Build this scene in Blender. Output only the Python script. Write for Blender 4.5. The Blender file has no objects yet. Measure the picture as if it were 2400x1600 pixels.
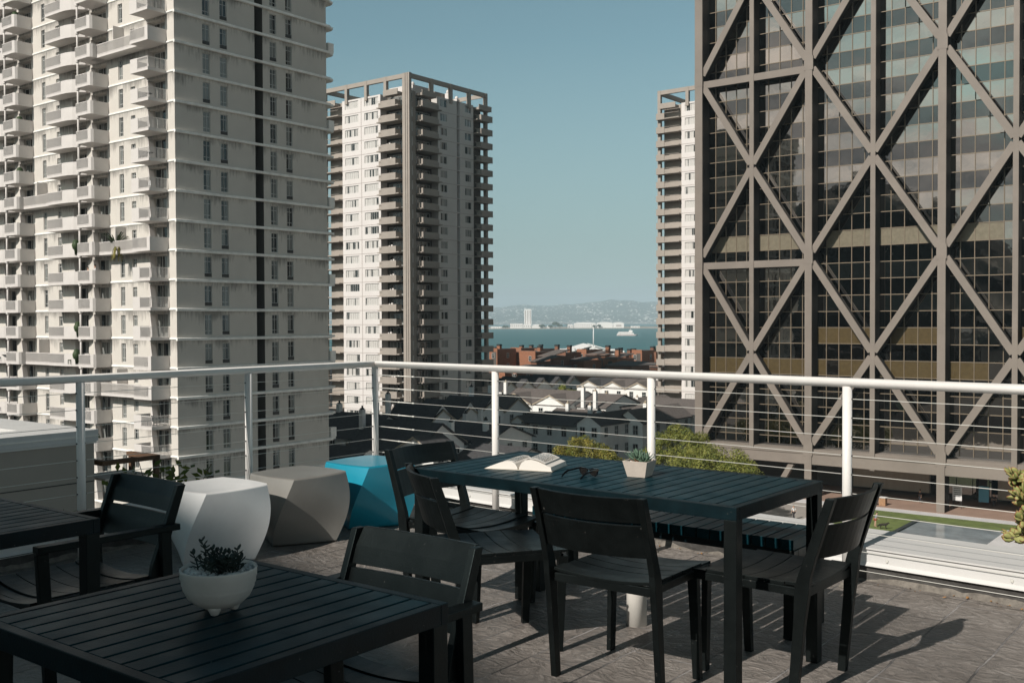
import bpy, bmesh, math, random
from mathutils import Vector, Matrix, Euler
C = bpy.context.scene.collection
R = math.radians
random.seed(7)
PI = math.pi

# ---------------------------------------------------------------- camera
cam = bpy.data.cameras.new("camera"); camo = bpy.data.objects.new("camera", cam); C.objects.link(camo)
cam.sensor_width = 36.0; cam.lens = 2411.0 / 2400.0 * 36.0
cam.clip_start = 0.05; cam.clip_end = 60000
camo.location = (0, 0, 1.4)
camo.matrix_world = Matrix.Translation((0, 0, 1.4)) @ Matrix.Rotation(R(90 - 1.165), 4, 'X') @ Matrix.Rotation(R(-0.2213), 4, 'Z')
bpy.context.scene.camera = camo
cam.dof.use_dof = True; cam.dof.focus_distance = 5.2; cam.dof.aperture_fstop = 20.0

# ---------------------------------------------------------------- sky, sun, exposure
GA = R(37.65)                                  # street grid azimuth
SUN_EL = R(36.5); SH = Vector((0.655, 0.756)).normalized()      # horizontal direction shadows fall in
w = bpy.data.worlds.new("World"); bpy.context.scene.world = w; w.use_nodes = True
nt = w.node_tree; nt.nodes.clear()
def N(nt, t, **k):
    n = nt.nodes.new(t)
    for a, b in k.items(): setattr(n, a, b)
    return n
sky = N(nt, 'ShaderNodeTexSky', sky_type='NISHITA'); sky.sun_disc = False
sky.sun_elevation = SUN_EL; sky.sun_rotation = math.atan2(-SH.x, -SH.y)
sky.air_density = 1.0; sky.dust_density = 1.6; sky.ozone_density = 1.3; sky.altitude = 30
hs = N(nt, 'ShaderNodeHueSaturation'); hs.inputs['Saturation'].default_value = 0.66; hs.inputs['Value'].default_value = 1.0
tint = N(nt, 'ShaderNodeMix', data_type='RGBA', blend_type='MULTIPLY'); tint.inputs[0].default_value = 1
tint.inputs['B'].default_value = (0.63, 0.92, 0.87, 1)
tc = N(nt, 'ShaderNodeTexCoord'); sep = N(nt, 'ShaderNodeSeparateXYZ')
# broken cloud over the city behind the viewer, low fog bank over the far hills
mp = N(nt, 'ShaderNodeMapping'); mp.inputs['Scale'].default_value = (2.0, 2.0, 4.5)
no = N(nt, 'ShaderNodeTexNoise'); no.inputs['Scale'].default_value = 2.6; no.inputs['Detail'].default_value = 10; no.inputs['Roughness'].default_value = 0.6
cr = N(nt, 'ShaderNodeMapRange'); cr.inputs[1].default_value = 0.36; cr.inputs[2].default_value = 0.56
my = N(nt, 'ShaderNodeMapRange'); my.inputs[1].default_value = 0.05; my.inputs[2].default_value = -0.35
mz = N(nt, 'ShaderNodeMapRange'); mz.inputs[1].default_value = 0.36; mz.inputs[2].default_value = 0.24
mm = N(nt, 'ShaderNodeMath', operation='MULTIPLY'); mm2 = N(nt, 'ShaderNodeMath', operation='MULTIPLY')
cm = N(nt, 'ShaderNodeMix', data_type='RGBA'); cm.inputs['B'].default_value = (9.5, 8.8, 8.0, 1)
fz = N(nt, 'ShaderNodeMapRange'); fz.inputs[1].default_value = 0.045; fz.inputs[2].default_value = 0.034
fy = N(nt, 'ShaderNodeMapRange'); fy.inputs[1].default_value = 0.1; fy.inputs[2].default_value = 0.6
fm = N(nt, 'ShaderNodeMath', operation='MULTIPLY'); fm2 = N(nt, 'ShaderNodeMath', operation='MULTIPLY'); fm2.inputs[1].default_value = 0.8
fc = N(nt, 'ShaderNodeMix', data_type='RGBA'); fc.inputs['B'].default_value = (2.5, 2.95, 3.15, 1)
fno = N(nt, 'ShaderNodeTexNoise'); fno.inputs['Scale'].default_value = 5; fno.inputs['Detail'].default_value = 4
fmp = N(nt, 'ShaderNodeMapping'); fmp.inputs['Scale'].default_value = (1, 1, 12)
fad = N(nt, 'ShaderNodeMath', operation='MULTIPLY_ADD'); fad.inputs[1].default_value = 0.022
bg = N(nt, 'ShaderNodeBackground'); bg.inputs['Strength'].default_value = 0.086
out = N(nt, 'ShaderNodeOutputWorld')
L = nt.links.new
L(sky.outputs[0], hs.inputs['Color']); L(hs.outputs[0], tint.inputs['A'])
L(tc.outputs['Generated'], sep.inputs[0]); L(tc.outputs['Generated'], mp.inputs[0]); L(mp.outputs[0], no.inputs[0])
L(no.outputs[0], cr.inputs[0]); L(sep.outputs[1], my.inputs[0]); L(sep.outputs[2], mz.inputs[0])
L(cr.outputs[0], mm.inputs[0]); L(my.outputs[0], mm.inputs[1]); L(mm.outputs[0], mm2.inputs[0]); L(mz.outputs[0], mm2.inputs[1])
zd = N(nt, 'ShaderNodeMapRange'); zd.inputs[1].default_value = 0.36; zd.inputs[2].default_value = 0.52; zd.inputs[3].default_value = 1.0; zd.inputs[4].default_value = 0.14   # zenith darkened to cut the ambient light
dk = N(nt, 'ShaderNodeMix', data_type='RGBA', blend_type='MULTIPLY'); dk.inputs[0].default_value = 1
zd.inputs[4].default_value = 0.0; zc = N(nt, 'ShaderNodeMix', data_type='RGBA'); zc.inputs['A'].default_value = (0.09, 0.145, 0.18, 1); zc.inputs['B'].default_value = (1, 1, 1, 1)
L(sep.outputs[2], zd.inputs[0]); cn2 = N(nt, 'ShaderNodeTexNoise'); cn2.inputs['Scale'].default_value = 7.0; cn2.inputs['Detail'].default_value = 9; cn2.inputs['Roughness'].default_value = 0.62
cr2 = N(nt, 'ShaderNodeMapRange'); cr2.inputs[1].default_value = 0.36; cr2.inputs[2].default_value = 0.62
cc2 = N(nt, 'ShaderNodeMix', data_type='RGBA'); cc2.inputs['A'].default_value = (3.6, 3.8, 3.9, 1); cc2.inputs['B'].default_value = (10.5, 9.7, 8.9, 1)
L(mp.outputs[0], cn2.inputs[0]); L(cn2.outputs[0], cr2.inputs[0]); L(cr2.outputs[0], cc2.inputs[0]); L(cc2.outputs['Result'], cm.inputs['B'])
L(zd.outputs[0], zc.inputs[0]); L(tint.outputs['Result'], dk.inputs['A']); L(zc.outputs['Result'], dk.inputs['B'])
hzr = N(nt, 'ShaderNodeMapRange'); hzr.inputs[1].default_value = 0.26; hzr.inputs[2].default_value = 0.02; hzr.inputs[3].default_value = 0.0; hzr.inputs[4].default_value = 0.75   # pale band of sea air above the horizon
hzm = N(nt, 'ShaderNodeMix', data_type='RGBA'); hzm.inputs['B'].default_value = (3.3, 4.25, 4.35, 1)
L(sep.outputs[2], hzr.inputs[0]); L(hzr.outputs[0], hzm.inputs[0]); L(dk.outputs['Result'], hzm.inputs['A'])
L(hzm.outputs['Result'], cm.inputs['A']); L(mm2.outputs[0], cm.inputs[0])
L(tc.outputs['Generated'], fmp.inputs[0]); L(fmp.outputs[0], fno.inputs[0])
L(fno.outputs[0], fad.inputs[0]); L(sep.outputs[2], fad.inputs[2])
L(fad.outputs[0], fz.inputs[0]); L(sep.outputs[1], fy.inputs[0]); L(fz.outputs[0], fm.inputs[0]); L(fy.outputs[0], fm.inputs[1]); L(fm.outputs[0], fm2.inputs[0])
L(cm.outputs['Result'], fc.inputs['A']); L(fm2.outputs[0], fc.inputs[0])
L(fc.outputs['Result'], bg.inputs[0]); L(bg.outputs[0], out.inputs[0])

sl = bpy.data.lights.new("sun", 'SUN'); sl.energy = 4.7; sl.angle = R(0.53); sl.color = (1.0, 0.93, 0.85)
so = bpy.data.objects.new("sun", sl); C.objects.link(so)
so.rotation_euler = Vector((SH.x * math.cos(SUN_EL), SH.y * math.cos(SUN_EL), -math.sin(SUN_EL))).to_track_quat('-Z', 'Y').to_euler()
vs = bpy.context.scene.view_settings
vs.view_transform = 'Standard'; vs.look = 'None'; vs.gamma = 1.0; vs.exposure = 0.18; vs.use_curve_mapping = False
cy = bpy.context.scene.cycles
cy.max_bounces = 6; cy.diffuse_bounces = 3; cy.glossy_bounces = 4; cy.transmission_bounces = 2; cy.volume_bounces = 0

# ---------------------------------------------------------------- helpers
def g2w(gx, gy, z=0.0):                        # street-grid metres to world
    return Vector((gx * math.cos(GA) + gy * math.sin(GA), -gx * math.sin(GA) + gy * math.cos(GA), z))
GR = -GA                                       # rotation_z that lines local x,y up with the grid

def tag(o, label=None, cat=None, group=None, kind=None):
    if label: o['label'] = label
    if cat: o['category'] = cat
    if group: o['group'] = group
    if kind: o['kind'] = kind
    return o
def thing(name, label, cat, loc=(0, 0, 0), rz=0.0, group=None):
    o = bpy.data.objects.new(name, None); C.objects.link(o)
    o.location = loc; o.rotation_euler = (0, 0, rz); o.empty_display_size = 0.2
    return tag(o, label, cat, group)
def dup(src, parent=None):
    c = src.copy(); C.objects.link(c)
    if parent: c.parent = parent
    for ch in src.children: dup(ch, c)
    return c

class MB:
    def __init__(s): s.v = []; s.f = []; s.m = []; s.sm = []
    def quad(s, *p, m=0, smooth=False):
        b = len(s.v); s.v += [tuple(q) for q in p]; s.f.append(tuple(range(b, b + len(p)))); s.m.append(m); s.sm.append(smooth)
    def box(s, x0, x1, y0, y1, z0, z1, m=0, M=None):
        P = [(x0, y0, z0), (x1, y0, z0), (x1, y1, z0), (x0, y1, z0), (x0, y0, z1), (x1, y0, z1), (x1, y1, z1), (x0, y1, z1)]
        if M is not None: P = [tuple(M @ Vector(p)) for p in P]
        b = len(s.v); s.v += P
        for f in ((0, 3, 2, 1), (4, 5, 6, 7), (0, 1, 5, 4), (1, 2, 6, 5), (2, 3, 7, 6), (3, 0, 4, 7)):
            s.f.append(tuple(b + i for i in f)); s.m.append(m); s.sm.append(False)
    def prism(s, poly, axis, a, b_, m=0):         # extrude a 2-D polygon along axis from a to b_
        n = len(poly); b = len(s.v)
        for t in (a, b_):
            for (p, q) in poly:
                s.v.append({'x': (t, p, q), 'y': (p, t, q), 'z': (p, q, t)}[axis])
        s.f.append(tuple(range(b, b + n))[::-1]); s.f.append(tuple(range(b + n, b + 2 * n))); s.m += [m, m]; s.sm += [False, False]
        for i in range(n):
            j = (i + 1) % n; s.f.append((b + i, b + j, b + n + j, b + n + i)); s.m.append(m); s.sm.append(False)
    def loft(s, rings, closed=True, caps=True, m=0, smooth=True):
        b = len(s.v); n = len(rings[0])
        for r in rings: s.v += [tuple(p) for p in r]
        k = n if closed else n - 1
        for i in range(len(rings) - 1):
            for j in range(k):
                j2 = (j + 1) % n
                s.f.append((b + i * n + j, b + i * n + j2, b + (i + 1) * n + j2, b + (i + 1) * n + j)); s.m.append(m); s.sm.append(smooth)
        if caps and closed:
            s.f.append(tuple(b + j for j in range(n))[::-1]); s.m.append(m); s.sm.append(False)
            e = b + (len(rings) - 1) * n; s.f.append(tuple(e + j for j in range(n))); s.m.append(m); s.sm.append(False)
    def tube(s, path, r, n=10, m=0, caps=True):
        P = [Vector(p) for p in path]; rings = []
        rr = r if isinstance(r, (list, tuple)) else [r] * len(P)
        ref = None
        for i, p in enumerate(P):
            t = (P[min(i + 1, len(P) - 1)] - P[max(i - 1, 0)]).normalized()
            if ref is None: ref = Vector((0, 0, 1)) if abs(t.z) < 0.9 else Vector((1, 0, 0))
            a = t.cross(ref).normalized(); c = a.cross(t).normalized(); ref = c
            rings.append([p + (a * math.cos(2 * PI * j / n) + c * math.sin(2 * PI * j / n)) * rr[i] for j in range(n)])
        s.loft(rings, m=m, caps=caps)
    def bar(s, path, wx, wy, m=0):                # rectangular bar with horizontal cross-sections along a rising path
        rings = []
        for i, p in enumerate(path):
            a = wx[i] if isinstance(wx, (list, tuple)) else wx; b2 = wy[i] if isinstance(wy, (list, tuple)) else wy
            x, y, z = p; rings.append([(x - a / 2, y - b2 / 2, z), (x + a / 2, y - b2 / 2, z), (x + a / 2, y + b2 / 2, z), (x - a / 2, y + b2 / 2, z)])
        s.loft(rings, m=m, smooth=False)
    def lathe(s, prof, n=32, c=(0, 0), m=0):
        s.loft([[(c[0] + r * math.cos(2 * PI * j / n), c[1] + r * math.sin(2 * PI * j / n), z) for j in range(n)] for r, z in prof], m=m)
    def build(s, name, mats, parent=None, bevel=0.0, loc=None, rz=None):
        me = bpy.data.meshes.new(name); me.from_pydata([tuple(v) for v in s.v], [], s.f)
        for mt in (mats if isinstance(mats, (list, tuple)) else [mats]):
            if mt: me.materials.append(mt)
        for p, mi, q in zip(me.polygons, s.m, s.sm): p.material_index = mi; p.use_smooth = q
        me.update()
        o = bpy.data.objects.new(name, me); C.objects.link(o)
        if parent: o.parent = parent
        if loc is not None: o.location = loc
        if rz is not None: o.rotation_euler = (0, 0, rz)
        if bevel:
            b = o.modifiers.new("bevel", 'BEVEL'); b.width = bevel; b.segments = 2; b.limit_method = 'ANGLE'; b.angle_limit = R(40)
        return o
def place(o, parent, loc, rz=0.0, name=None):
    c = o.copy(); C.objects.link(c); c.parent = parent; c.location = loc; c.rotation_euler = (0, 0, rz)
    return c

def holed(mb, ax, plane, u0, u1, v0, v1, holes, depth, out, m=0, mr=0):
    """wall rectangle with real openings; ax 'x' or 'y' = the axis the wall runs along; out = +1/-1 outward side; depth = reveal"""
    us = sorted({u0, u1} | {h[0] for h in holes} | {h[1] for h in holes}); vs_ = sorted({v0, v1} | {h[2] for h in holes} | {h[3] for h in holes})
    P = (lambda u, d, v: (u, plane - out * d, v)) if ax == 'x' else (lambda u, d, v: (plane - out * d, u, v))
    for i in range(len(us) - 1):
        a, b = us[i], us[i + 1]; hs_ = [h for h in holes if h[0] < (a + b) / 2 < h[1]]
        start = None
        for j in range(len(vs_) - 1):
            c, d = vs_[j], vs_[j + 1]; mid = (c + d) / 2
            solid = not any(h[2] < mid < h[3] for h in hs_)
            if solid and start is None: start = c
            if not solid and start is not None: mb.quad(P(a, 0, start), P(b, 0, start), P(b, 0, c), P(a, 0, c), m=m); start = None
        if start is not None: mb.quad(P(a, 0, start), P(b, 0, start), P(b, 0, v1), P(a, 0, v1), m=m)
    for (a, b, c, d, *e) in holes:
        q = e[0] if e else depth
        mb.quad(P(a, 0, c), P(a, q, c), P(a, q, d), P(a, 0, d), m=mr); mb.quad(P(b, 0, c), P(b, q, c), P(b, q, d), P(b, 0, d), m=mr)
        mb.quad(P(a, 0, c), P(b, 0, c), P(b, q, c), P(a, q, c), m=mr); mb.quad(P(a, 0, d), P(b, 0, d), P(b, q, d), P(a, q, d), m=mr)

# ---------------------------------------------------------------- materials
def mat(name, col, rough=0.6, metal=0.0, var=0.0, vscale=3.0, bump=0.0, bscale=20.0, spec=0.5, stretch=(1, 1, 1), rnd=0.0, coat=0.0):
    m = bpy.data.materials.new(name); m.use_nodes = True; t = m.node_tree; b = t.nodes['Principled BSDF']
    b.inputs['Base Color'].default_value = (*col, 1); b.inputs['Roughness'].default_value = rough; b.inputs['Metallic'].default_value = metal
    b.inputs['Specular IOR Level'].default_value = spec
    if coat: b.inputs['Coat Weight'].default_value = coat
    tcn = t.nodes.new('ShaderNodeTexCoord'); mpn = t.nodes.new('ShaderNodeMapping'); mpn.inputs['Scale'].default_value = stretch
    t.links.new(tcn.outputs['Object'], mpn.inputs[0])
    src = None
    if var:
        n = t.nodes.new('ShaderNodeTexNoise'); n.inputs['Scale'].default_value = vscale; n.inputs['Detail'].default_value = 6; n.inputs['Roughness'].default_value = 0.6
        t.links.new(mpn.outputs[0], n.inputs[0])
        r = t.nodes.new('ShaderNodeMapRange'); r.inputs[1].default_value = 0.3; r.inputs[2].default_value = 0.7; r.inputs[3].default_value = 1 - var; r.inputs[4].default_value = 1 + var
        t.links.new(n.outputs[0], r.inputs[0])
        x = t.nodes.new('ShaderNodeMix'); x.data_type = 'RGBA'; x.blend_type = 'MULTIPLY'; x.inputs[0].default_value = 1; x.inputs['A'].default_value = (*col, 1)
        t.links.new(r.outputs[0], x.inputs['B']); src = x.outputs['Result']
    if rnd:
        oi = t.nodes.new('ShaderNodeObjectInfo'); r = t.nodes.new('ShaderNodeMapRange'); r.inputs[3].default_value = 1 - rnd; r.inputs[4].default_value = 1 + rnd
        t.links.new(oi.outputs['Random'], r.inputs[0])
        x = t.nodes.new('ShaderNodeMix'); x.data_type = 'RGBA'; x.blend_type = 'MULTIPLY'; x.inputs[0].default_value = 1
        if src: t.links.new(src, x.inputs['A'])
        else: x.inputs['A'].default_value = (*col, 1)
        t.links.new(r.outputs[0], x.inputs['B']); src = x.outputs['Result']
    if src: t.links.new(src, b.inputs['Base Color'])
    if bump:
        n = t.nodes.new('ShaderNodeTexNoise'); n.inputs['Scale'].default_value = bscale; n.inputs['Detail'].default_value = 5
        t.links.new(mpn.outputs[0], n.inputs[0]); bp = t.nodes.new('ShaderNodeBump'); bp.inputs['Strength'].default_value = bump; bp.inputs['Distance'].default_value = 0.02
        t.links.new(n.outputs[0], bp.inputs['Height']); t.links.new(bp.outputs[0], b.inputs['Normal'])
    return m
M = {}
M['rail'] = mat('white rail paint', (0.72, 0.70, 0.67), 0.38, var=0.05, vscale=5, bump=0.05, bscale=60)
M['cable'] = mat('steel cable', (0.70, 0.69, 0.64), 0.45, metal=0.25)
M['dark_fit'] = mat('dark fitting', (0.03, 0.03, 0.03), 0.5)
M['alu'] = mat('parapet cap', (0.58, 0.575, 0.56), 0.5, var=0.06, vscale=2.5, bump=0.03, bscale=15)
M['membrane'] = mat('black roof membrane', (0.045, 0.043, 0.04), 0.6, var=0.5, vscale=9, bump=0.4, bscale=25)
M['stain'] = mat('dried sealant', (0.16, 0.145, 0.125), 0.9, var=0.4, vscale=25)
M['wplas'] = mat('white stool plastic', (0.76, 0.76, 0.75), 0.36, var=0.05, vscale=7)
M['dkblk'] = mat('dark city wall', (0.06, 0.052, 0.045), 0.9, var=.2, vscale=.2)
M['gplas'] = mat('grey stool plastic', (0.20, 0.195, 0.18), 0.32, var=0.08, vscale=6)
M['bplas'] = mat('blue stool plastic', (0.012, 0.235, 0.335), 0.28, var=0.04, vscale=6)
def scuffed(name, col, rough, sp=.5):
    m = mat(name, col, rough, var=0.35, vscale=14, bump=0.06, bscale=180, spec=sp)
    t = m.node_tree; b = t.nodes['Principled BSDF']
    tcn = t.nodes.new('ShaderNodeTexCoord'); v = t.nodes.new('ShaderNodeTexNoise'); v.inputs['Scale'].default_value = 55; v.inputs['Detail'].default_value = 3
    r = t.nodes.new('ShaderNodeMapRange'); r.inputs[1].default_value = 0.71; r.inputs[2].default_value = 0.85
    t.links.new(tcn.outputs['Object'], v.inputs[0]); t.links.new(v.outputs[0], r.inputs[0])
    x = t.nodes.new('ShaderNodeMix'); x.data_type = 'RGBA'; x.inputs['B'].default_value = (0.14, 0.135, 0.125, 1)
    old = b.inputs['Base Color'].links[0].from_socket
    t.links.new(r.outputs[0], x.inputs[0]); t.links.new(old, x.inputs['A']); t.links.new(x.outputs['Result'], b.inputs['Base Color'])
    n = t.nodes.new('ShaderNodeTexNoise'); n.inputs['Scale'].default_value = 9; rr = t.nodes.new('ShaderNodeMapRange'); rr.inputs[3].default_value = rough - 0.1; rr.inputs[4].default_value = rough + 0.15
    t.links.new(tcn.outputs['Object'], n.inputs[0]); t.links.new(n.outputs[0], rr.inputs[0]); t.links.new(rr.outputs[0], b.inputs['Roughness'])
    return m
M['black'] = scuffed('black powder coat', (0.005, 0.006, 0.006), 0.40, .24)
M['table'] = scuffed('black table slats', (0.003, 0.021, 0.029), 0.42, .18)
M['tframe'] = scuffed('black table frame', (0.002, 0.009, 0.012), 0.42, .2)
M['table'].node_tree.nodes['Principled BSDF'].inputs['Specular Tint'].default_value = (0.40, 0.90, 1.0, 1)
M['black'].node_tree.nodes['Principled BSDF'].inputs['Specular Tint'].default_value = (0.75, 0.98, 1.0, 1)
M['pipe'] = mat('white pipe paint', (0.72, 0.70, 0.65), 0.5, var=0.08, vscale=8)
# apartment tower concrete with rain streaks under each storey band
def streaky(name, col, period, off, dark=0.45):
    m = mat(name, col, 0.85, var=0.05, vscale=0.5, bump=0.05, bscale=8)
    t = m.node_tree; b = t.nodes['Principled BSDF']
    tcn = t.nodes.new('ShaderNodeTexCoord'); sp = t.nodes.new('ShaderNodeSeparateXYZ'); t.links.new(tcn.outputs['Object'], sp.inputs[0])
    a = t.nodes.new('ShaderNodeMath'); a.operation = 'SUBTRACT'; a.inputs[1].default_value = off; t.links.new(sp.outputs[2], a.inputs[0])
    d = t.nodes.new('ShaderNodeMath'); d.operation = 'DIVIDE'; d.inputs[1].default_value = period; t.links.new(a.outputs[0], d.inputs[0])
    fr = t.nodes.new('ShaderNodeMath'); fr.operation = 'FRACT'; t.links.new(d.outputs[0], fr.inputs[0])
    mpn = t.nodes.new('ShaderNodeMapping'); mpn.inputs['Scale'].default_value = (3, 3, 0.35); t.links.new(tcn.outputs['Object'], mpn.inputs[0])
    n = t.nodes.new('ShaderNodeTexNoise'); n.inputs['Scale'].default_value = 1.3; n.inputs['Detail'].default_value = 7; n.inputs['Roughness'].default_value = 0.7; t.links.new(mpn.outputs[0], n.inputs[0])
    n2 = t.nodes.new('ShaderNodeTexNoise'); n2.inputs['Scale'].default_value = 0.35; t.links.new(tcn.outputs['Object'], n2.inputs[0])
    s1 = t.nodes.new('ShaderNodeMath'); s1.operation = 'MULTIPLY_ADD'; s1.inputs[1].default_value = 1.1; t.links.new(n.outputs[0], s1.inputs[0]); t.links.new(fr.outputs[0], s1.inputs[2])
    s2 = t.nodes.new('ShaderNodeMath'); s2.operation = 'ADD'; t.links.new(s1.outputs[0], s2.inputs[0]); t.links.new(n2.outputs[0], s2.inputs[1])
    r = t.nodes.new('ShaderNodeMapRange'); r.inputs[1].default_value = 1.76; r.inputs[2].default_value = 2.12; r.inputs[3].default_value = 1.0; r.inputs[4].default_value = 1 - dark; t.links.new(s2.outputs[0], r.inputs[0])
    x = t.nodes.new('ShaderNodeMix'); x.data_type = 'RGBA'; x.blend_type = 'MULTIPLY'; x.inputs[0].default_value = 1
    old = b.inputs['Base Color'].links[0].from_socket
    t.links.new(old, x.inputs['A']); t.links.new(r.outputs[0], x.inputs['B']); t.links.new(x.outputs['Result'], b.inputs['Base Color'])
    return m
M['t1'] = streaky('cream concrete', (0.56, 0.53, 0.485), 2.835, -0.20, 0.6)
M['t1b'] = mat('cream balcony', (0.60, 0.57, 0.545), 0.7, var=0.05, vscale=1)
M['t1s'] = mat('concrete band', (0.82, 0.81, 0.77), 0.8, var=0.14, vscale=1.2)
M['shadew'] = mat('shade toned wall', (0.09, 0.08, 0.07), 0.9)  # shade put into the colour of recesses and balcony backs
def glassy(name, dark, light, thr, rough=0.05, frac=(0.4, 0.8)):
    """window glass with curtains drawn differently behind each pane"""
    m = mat(name, dark, rough, spec=0.6); t = m.node_tree; b = t.nodes['Principled BSDF']
    oi = t.nodes.new('ShaderNodeObjectInfo'); tcn = t.nodes.new('ShaderNodeTexCoord')
    ad = t.nodes.new('ShaderNodeVectorMath'); ad.operation = 'ADD'; t.links.new(tcn.outputs['Object'], ad.inputs[0])
    ml = t.nodes.new('ShaderNodeVectorMath'); ml.operation = 'SCALE'; ml.inputs['Scale'].default_value = 37.0
    cb = t.nodes.new('ShaderNodeCombineXYZ'); t.links.new(oi.outputs['Random'], cb.inputs[0]); t.links.new(oi.outputs['Random'], cb.inputs[1]); t.links.new(cb.outputs[0], ml.inputs[0]); t.links.new(ml.outputs[0], ad.inputs[1])
    mpn = t.nodes.new('ShaderNodeMapping'); mpn.inputs['Scale'].default_value = (1.0, 1.0, 0.02); t.links.new(ad.outputs[0], mpn.inputs[0])
    n = t.nodes.new('ShaderNodeTexNoise'); n.inputs['Scale'].default_value = 1.1; n.inputs['Detail'].default_value = 1; t.links.new(mpn.outputs[0], n.inputs[0])
    wv = t.nodes.new('ShaderNodeTexWave'); wv.inputs['Scale'].default_value = 2.2; wv.inputs['Distortion'].default_value = 3; t.links.new(mpn.outputs[0], wv.inputs[0])
    mr = t.nodes.new('ShaderNodeMapRange'); mr.inputs[1].default_value = thr; mr.inputs[2].default_value = thr + 0.03; t.links.new(n.outputs[0], mr.inputs[0])
    fo = t.nodes.new('ShaderNodeMapRange'); fo.inputs[3].default_value = 0.75; fo.inputs[4].default_value = 1.0; t.links.new(wv.outputs[1], fo.inputs[0])
    lc = t.nodes.new('ShaderNodeMix'); lc.data_type = 'RGBA'; lc.blend_type = 'MULTIPLY'; lc.inputs[0].default_value = 1; lc.inputs['A'].default_value = (*light, 1); t.links.new(fo.outputs[0], lc.inputs['B'])
    x = t.nodes.new('ShaderNodeMix'); x.data_type = 'RGBA'; x.inputs['A'].default_value = (*dark, 1)
    t.links.new(mr.outputs[0], x.inputs[0]); t.links.new(lc.outputs['Result'], x.inputs['B']); t.links.new(x.outputs['Result'], b.inputs['Base Color'])
    return m
M['gl1'] = glassy('tower window glass', (0.015, 0.02, 0.022), (0.22, 0.23, 0.22), 0.47)
M['gl2'] = glassy('curtained window glass', (0.03, 0.035, 0.035), (0.62, 0.60, 0.57), 0.42)
M['gl3'] = glassy('dark house glass', (0.012, 0.018, 0.02), (0.12, 0.13, 0.13), 0.6)
M['frame'] = mat('pale window frame', (0.5, 0.5, 0.48), 0.5)
M['t2'] = mat('white tower panel', (0.63, 0.60, 0.58), 0.8, var=0.03, vscale=0.4)
M['t2t'] = mat('tan tower concrete', (0.32, 0.285, 0.25), 0.85, var=0.08, vscale=0.6)
M['t2j'] = mat('panel joint', (0.40, 0.36, 0.34), 0.9)
M['brz'] = mat('bronze steel cladding', (0.19, 0.163, 0.140), 0.55, var=0.10, vscale=0.35, spec=0.4)
M['brz_shade'] = mat('bronze side shade', (0.014, 0.012, 0.011), 0.6, spec=0.15)  # shade of the steel's sides and undersides put into a near-black colour
M['mull'] = mat('bronze mullion', (0.17, 0.135, 0.095), 0.5, metal=0.2)
def facade_glass(name, refl, rough=0.02, metal=1.0):
    m = mat(name, refl, rough, metal=metal); t = m.node_tree; b = t.nodes['Principled BSDF']
    tcn = t.nodes.new('ShaderNodeTexCoord'); n = t.nodes.new('ShaderNodeTexNoise'); n.inputs['Scale'].default_value = 0.9; n.inputs['Detail'].default_value = 2
    bp = t.nodes.new('ShaderNodeBump'); bp.inputs['Strength'].default_value = 0.10; bp.inputs['Distance'].default_value = 0.03
    t.links.new(tcn.outputs['Object'], n.inputs[0]); t.links.new(n.outputs[0], bp.inputs['Height']); t.links.new(bp.outputs[0], b.inputs['Normal'])
    return m
M['vis'] = facade_glass('bronze vision glass', (0.17, 0.165, 0.16))
M['span'] = facade_glass('bronze spandrel glass', (0.50, 0.455, 0.41), 0.03)
M['gold'] = mat('lit blind behind glass', (0.075, 0.054, 0.024), 0.25, var=0.15, vscale=2, spec=0.6)
M['blind'] = mat('pale blind behind glass', (0.17, 0.15, 0.11), 0.2, var=0.15, vscale=2, spec=0.6)
M['beige'] = mat('beige arcade wall', (0.33, 0.29, 0.24), 0.85, var=0.08, vscale=0.5, stretch=(4, 4, 0.3))
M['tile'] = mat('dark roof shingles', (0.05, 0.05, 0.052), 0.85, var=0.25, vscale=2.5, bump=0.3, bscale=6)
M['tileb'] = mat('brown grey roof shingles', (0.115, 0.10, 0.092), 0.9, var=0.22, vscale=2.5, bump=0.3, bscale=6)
M['stucco'] = mat('white stucco', (0.76, 0.755, 0.73), 0.9, var=0.06, vscale=0.8)
M['trim'] = mat('tan trim', (0.38, 0.32, 0.24), 0.8)
M['brick'] = mat('orange brick', (0.27, 0.12, 0.068), 0.9, var=0.15, vscale=1.5)
M['brickd'] = mat('brown brick', (0.19, 0.09, 0.055), 0.9, var=0.15, vscale=1.5)
M['soot'] = mat('dark chimney cap', (0.02, 0.03, 0.032), 0.8)
M['asph'] = mat('asphalt', (0.024, 0.023, 0.022), 0.95, var=0.2, vscale=0.3, spec=0.05)
M['paving'] = mat('plaza paving', (0.30, 0.275, 0.25), 0.85, var=0.10, vscale=0.6)
M['pinkpav'] = mat('terracotta paving', (0.28, 0.19, 0.145), 0.85, var=0.1, vscale=0.6)
M['palepav'] = mat('pale paving', (0.55, 0.54, 0.54), 0.7, var=0.08, vscale=0.7)
M['grass'] = mat('lawn grass', (0.11, 0.145, 0.038), 0.9, var=0.3, vscale=0.7, bump=0.4, bscale=4)
M['bark'] = mat('bark', (0.10, 0.075, 0.05), 0.9, var=0.3, vscale=6, bump=0.5, bscale=12)
M['islew'] = mat('far white building', (0.75, 0.74, 0.72), 0.8)
M['sand'] = mat('far shore', (0.30, 0.26, 0.21), 0.9)
M['paper'] = mat('book paper', (0.74, 0.70, 0.64), 0.8)
M['cover'] = mat('book cover', (0.55, 0.51, 0.44), 0.7)
M['pebble'] = mat('white pebbles', (0.62, 0.62, 0.60), 0.7, var=0.25, vscale=40)
M['ceramic'] = mat('matt white ceramic', (0.56, 0.54, 0.50), 0.55, var=0.05, vscale=10, bump=0.05, bscale=60)
M['cpot'] = mat('pale concrete pot', (0.50, 0.44, 0.385), 0.85, var=0.07, vscale=25, bump=0.1, bscale=120)
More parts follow.
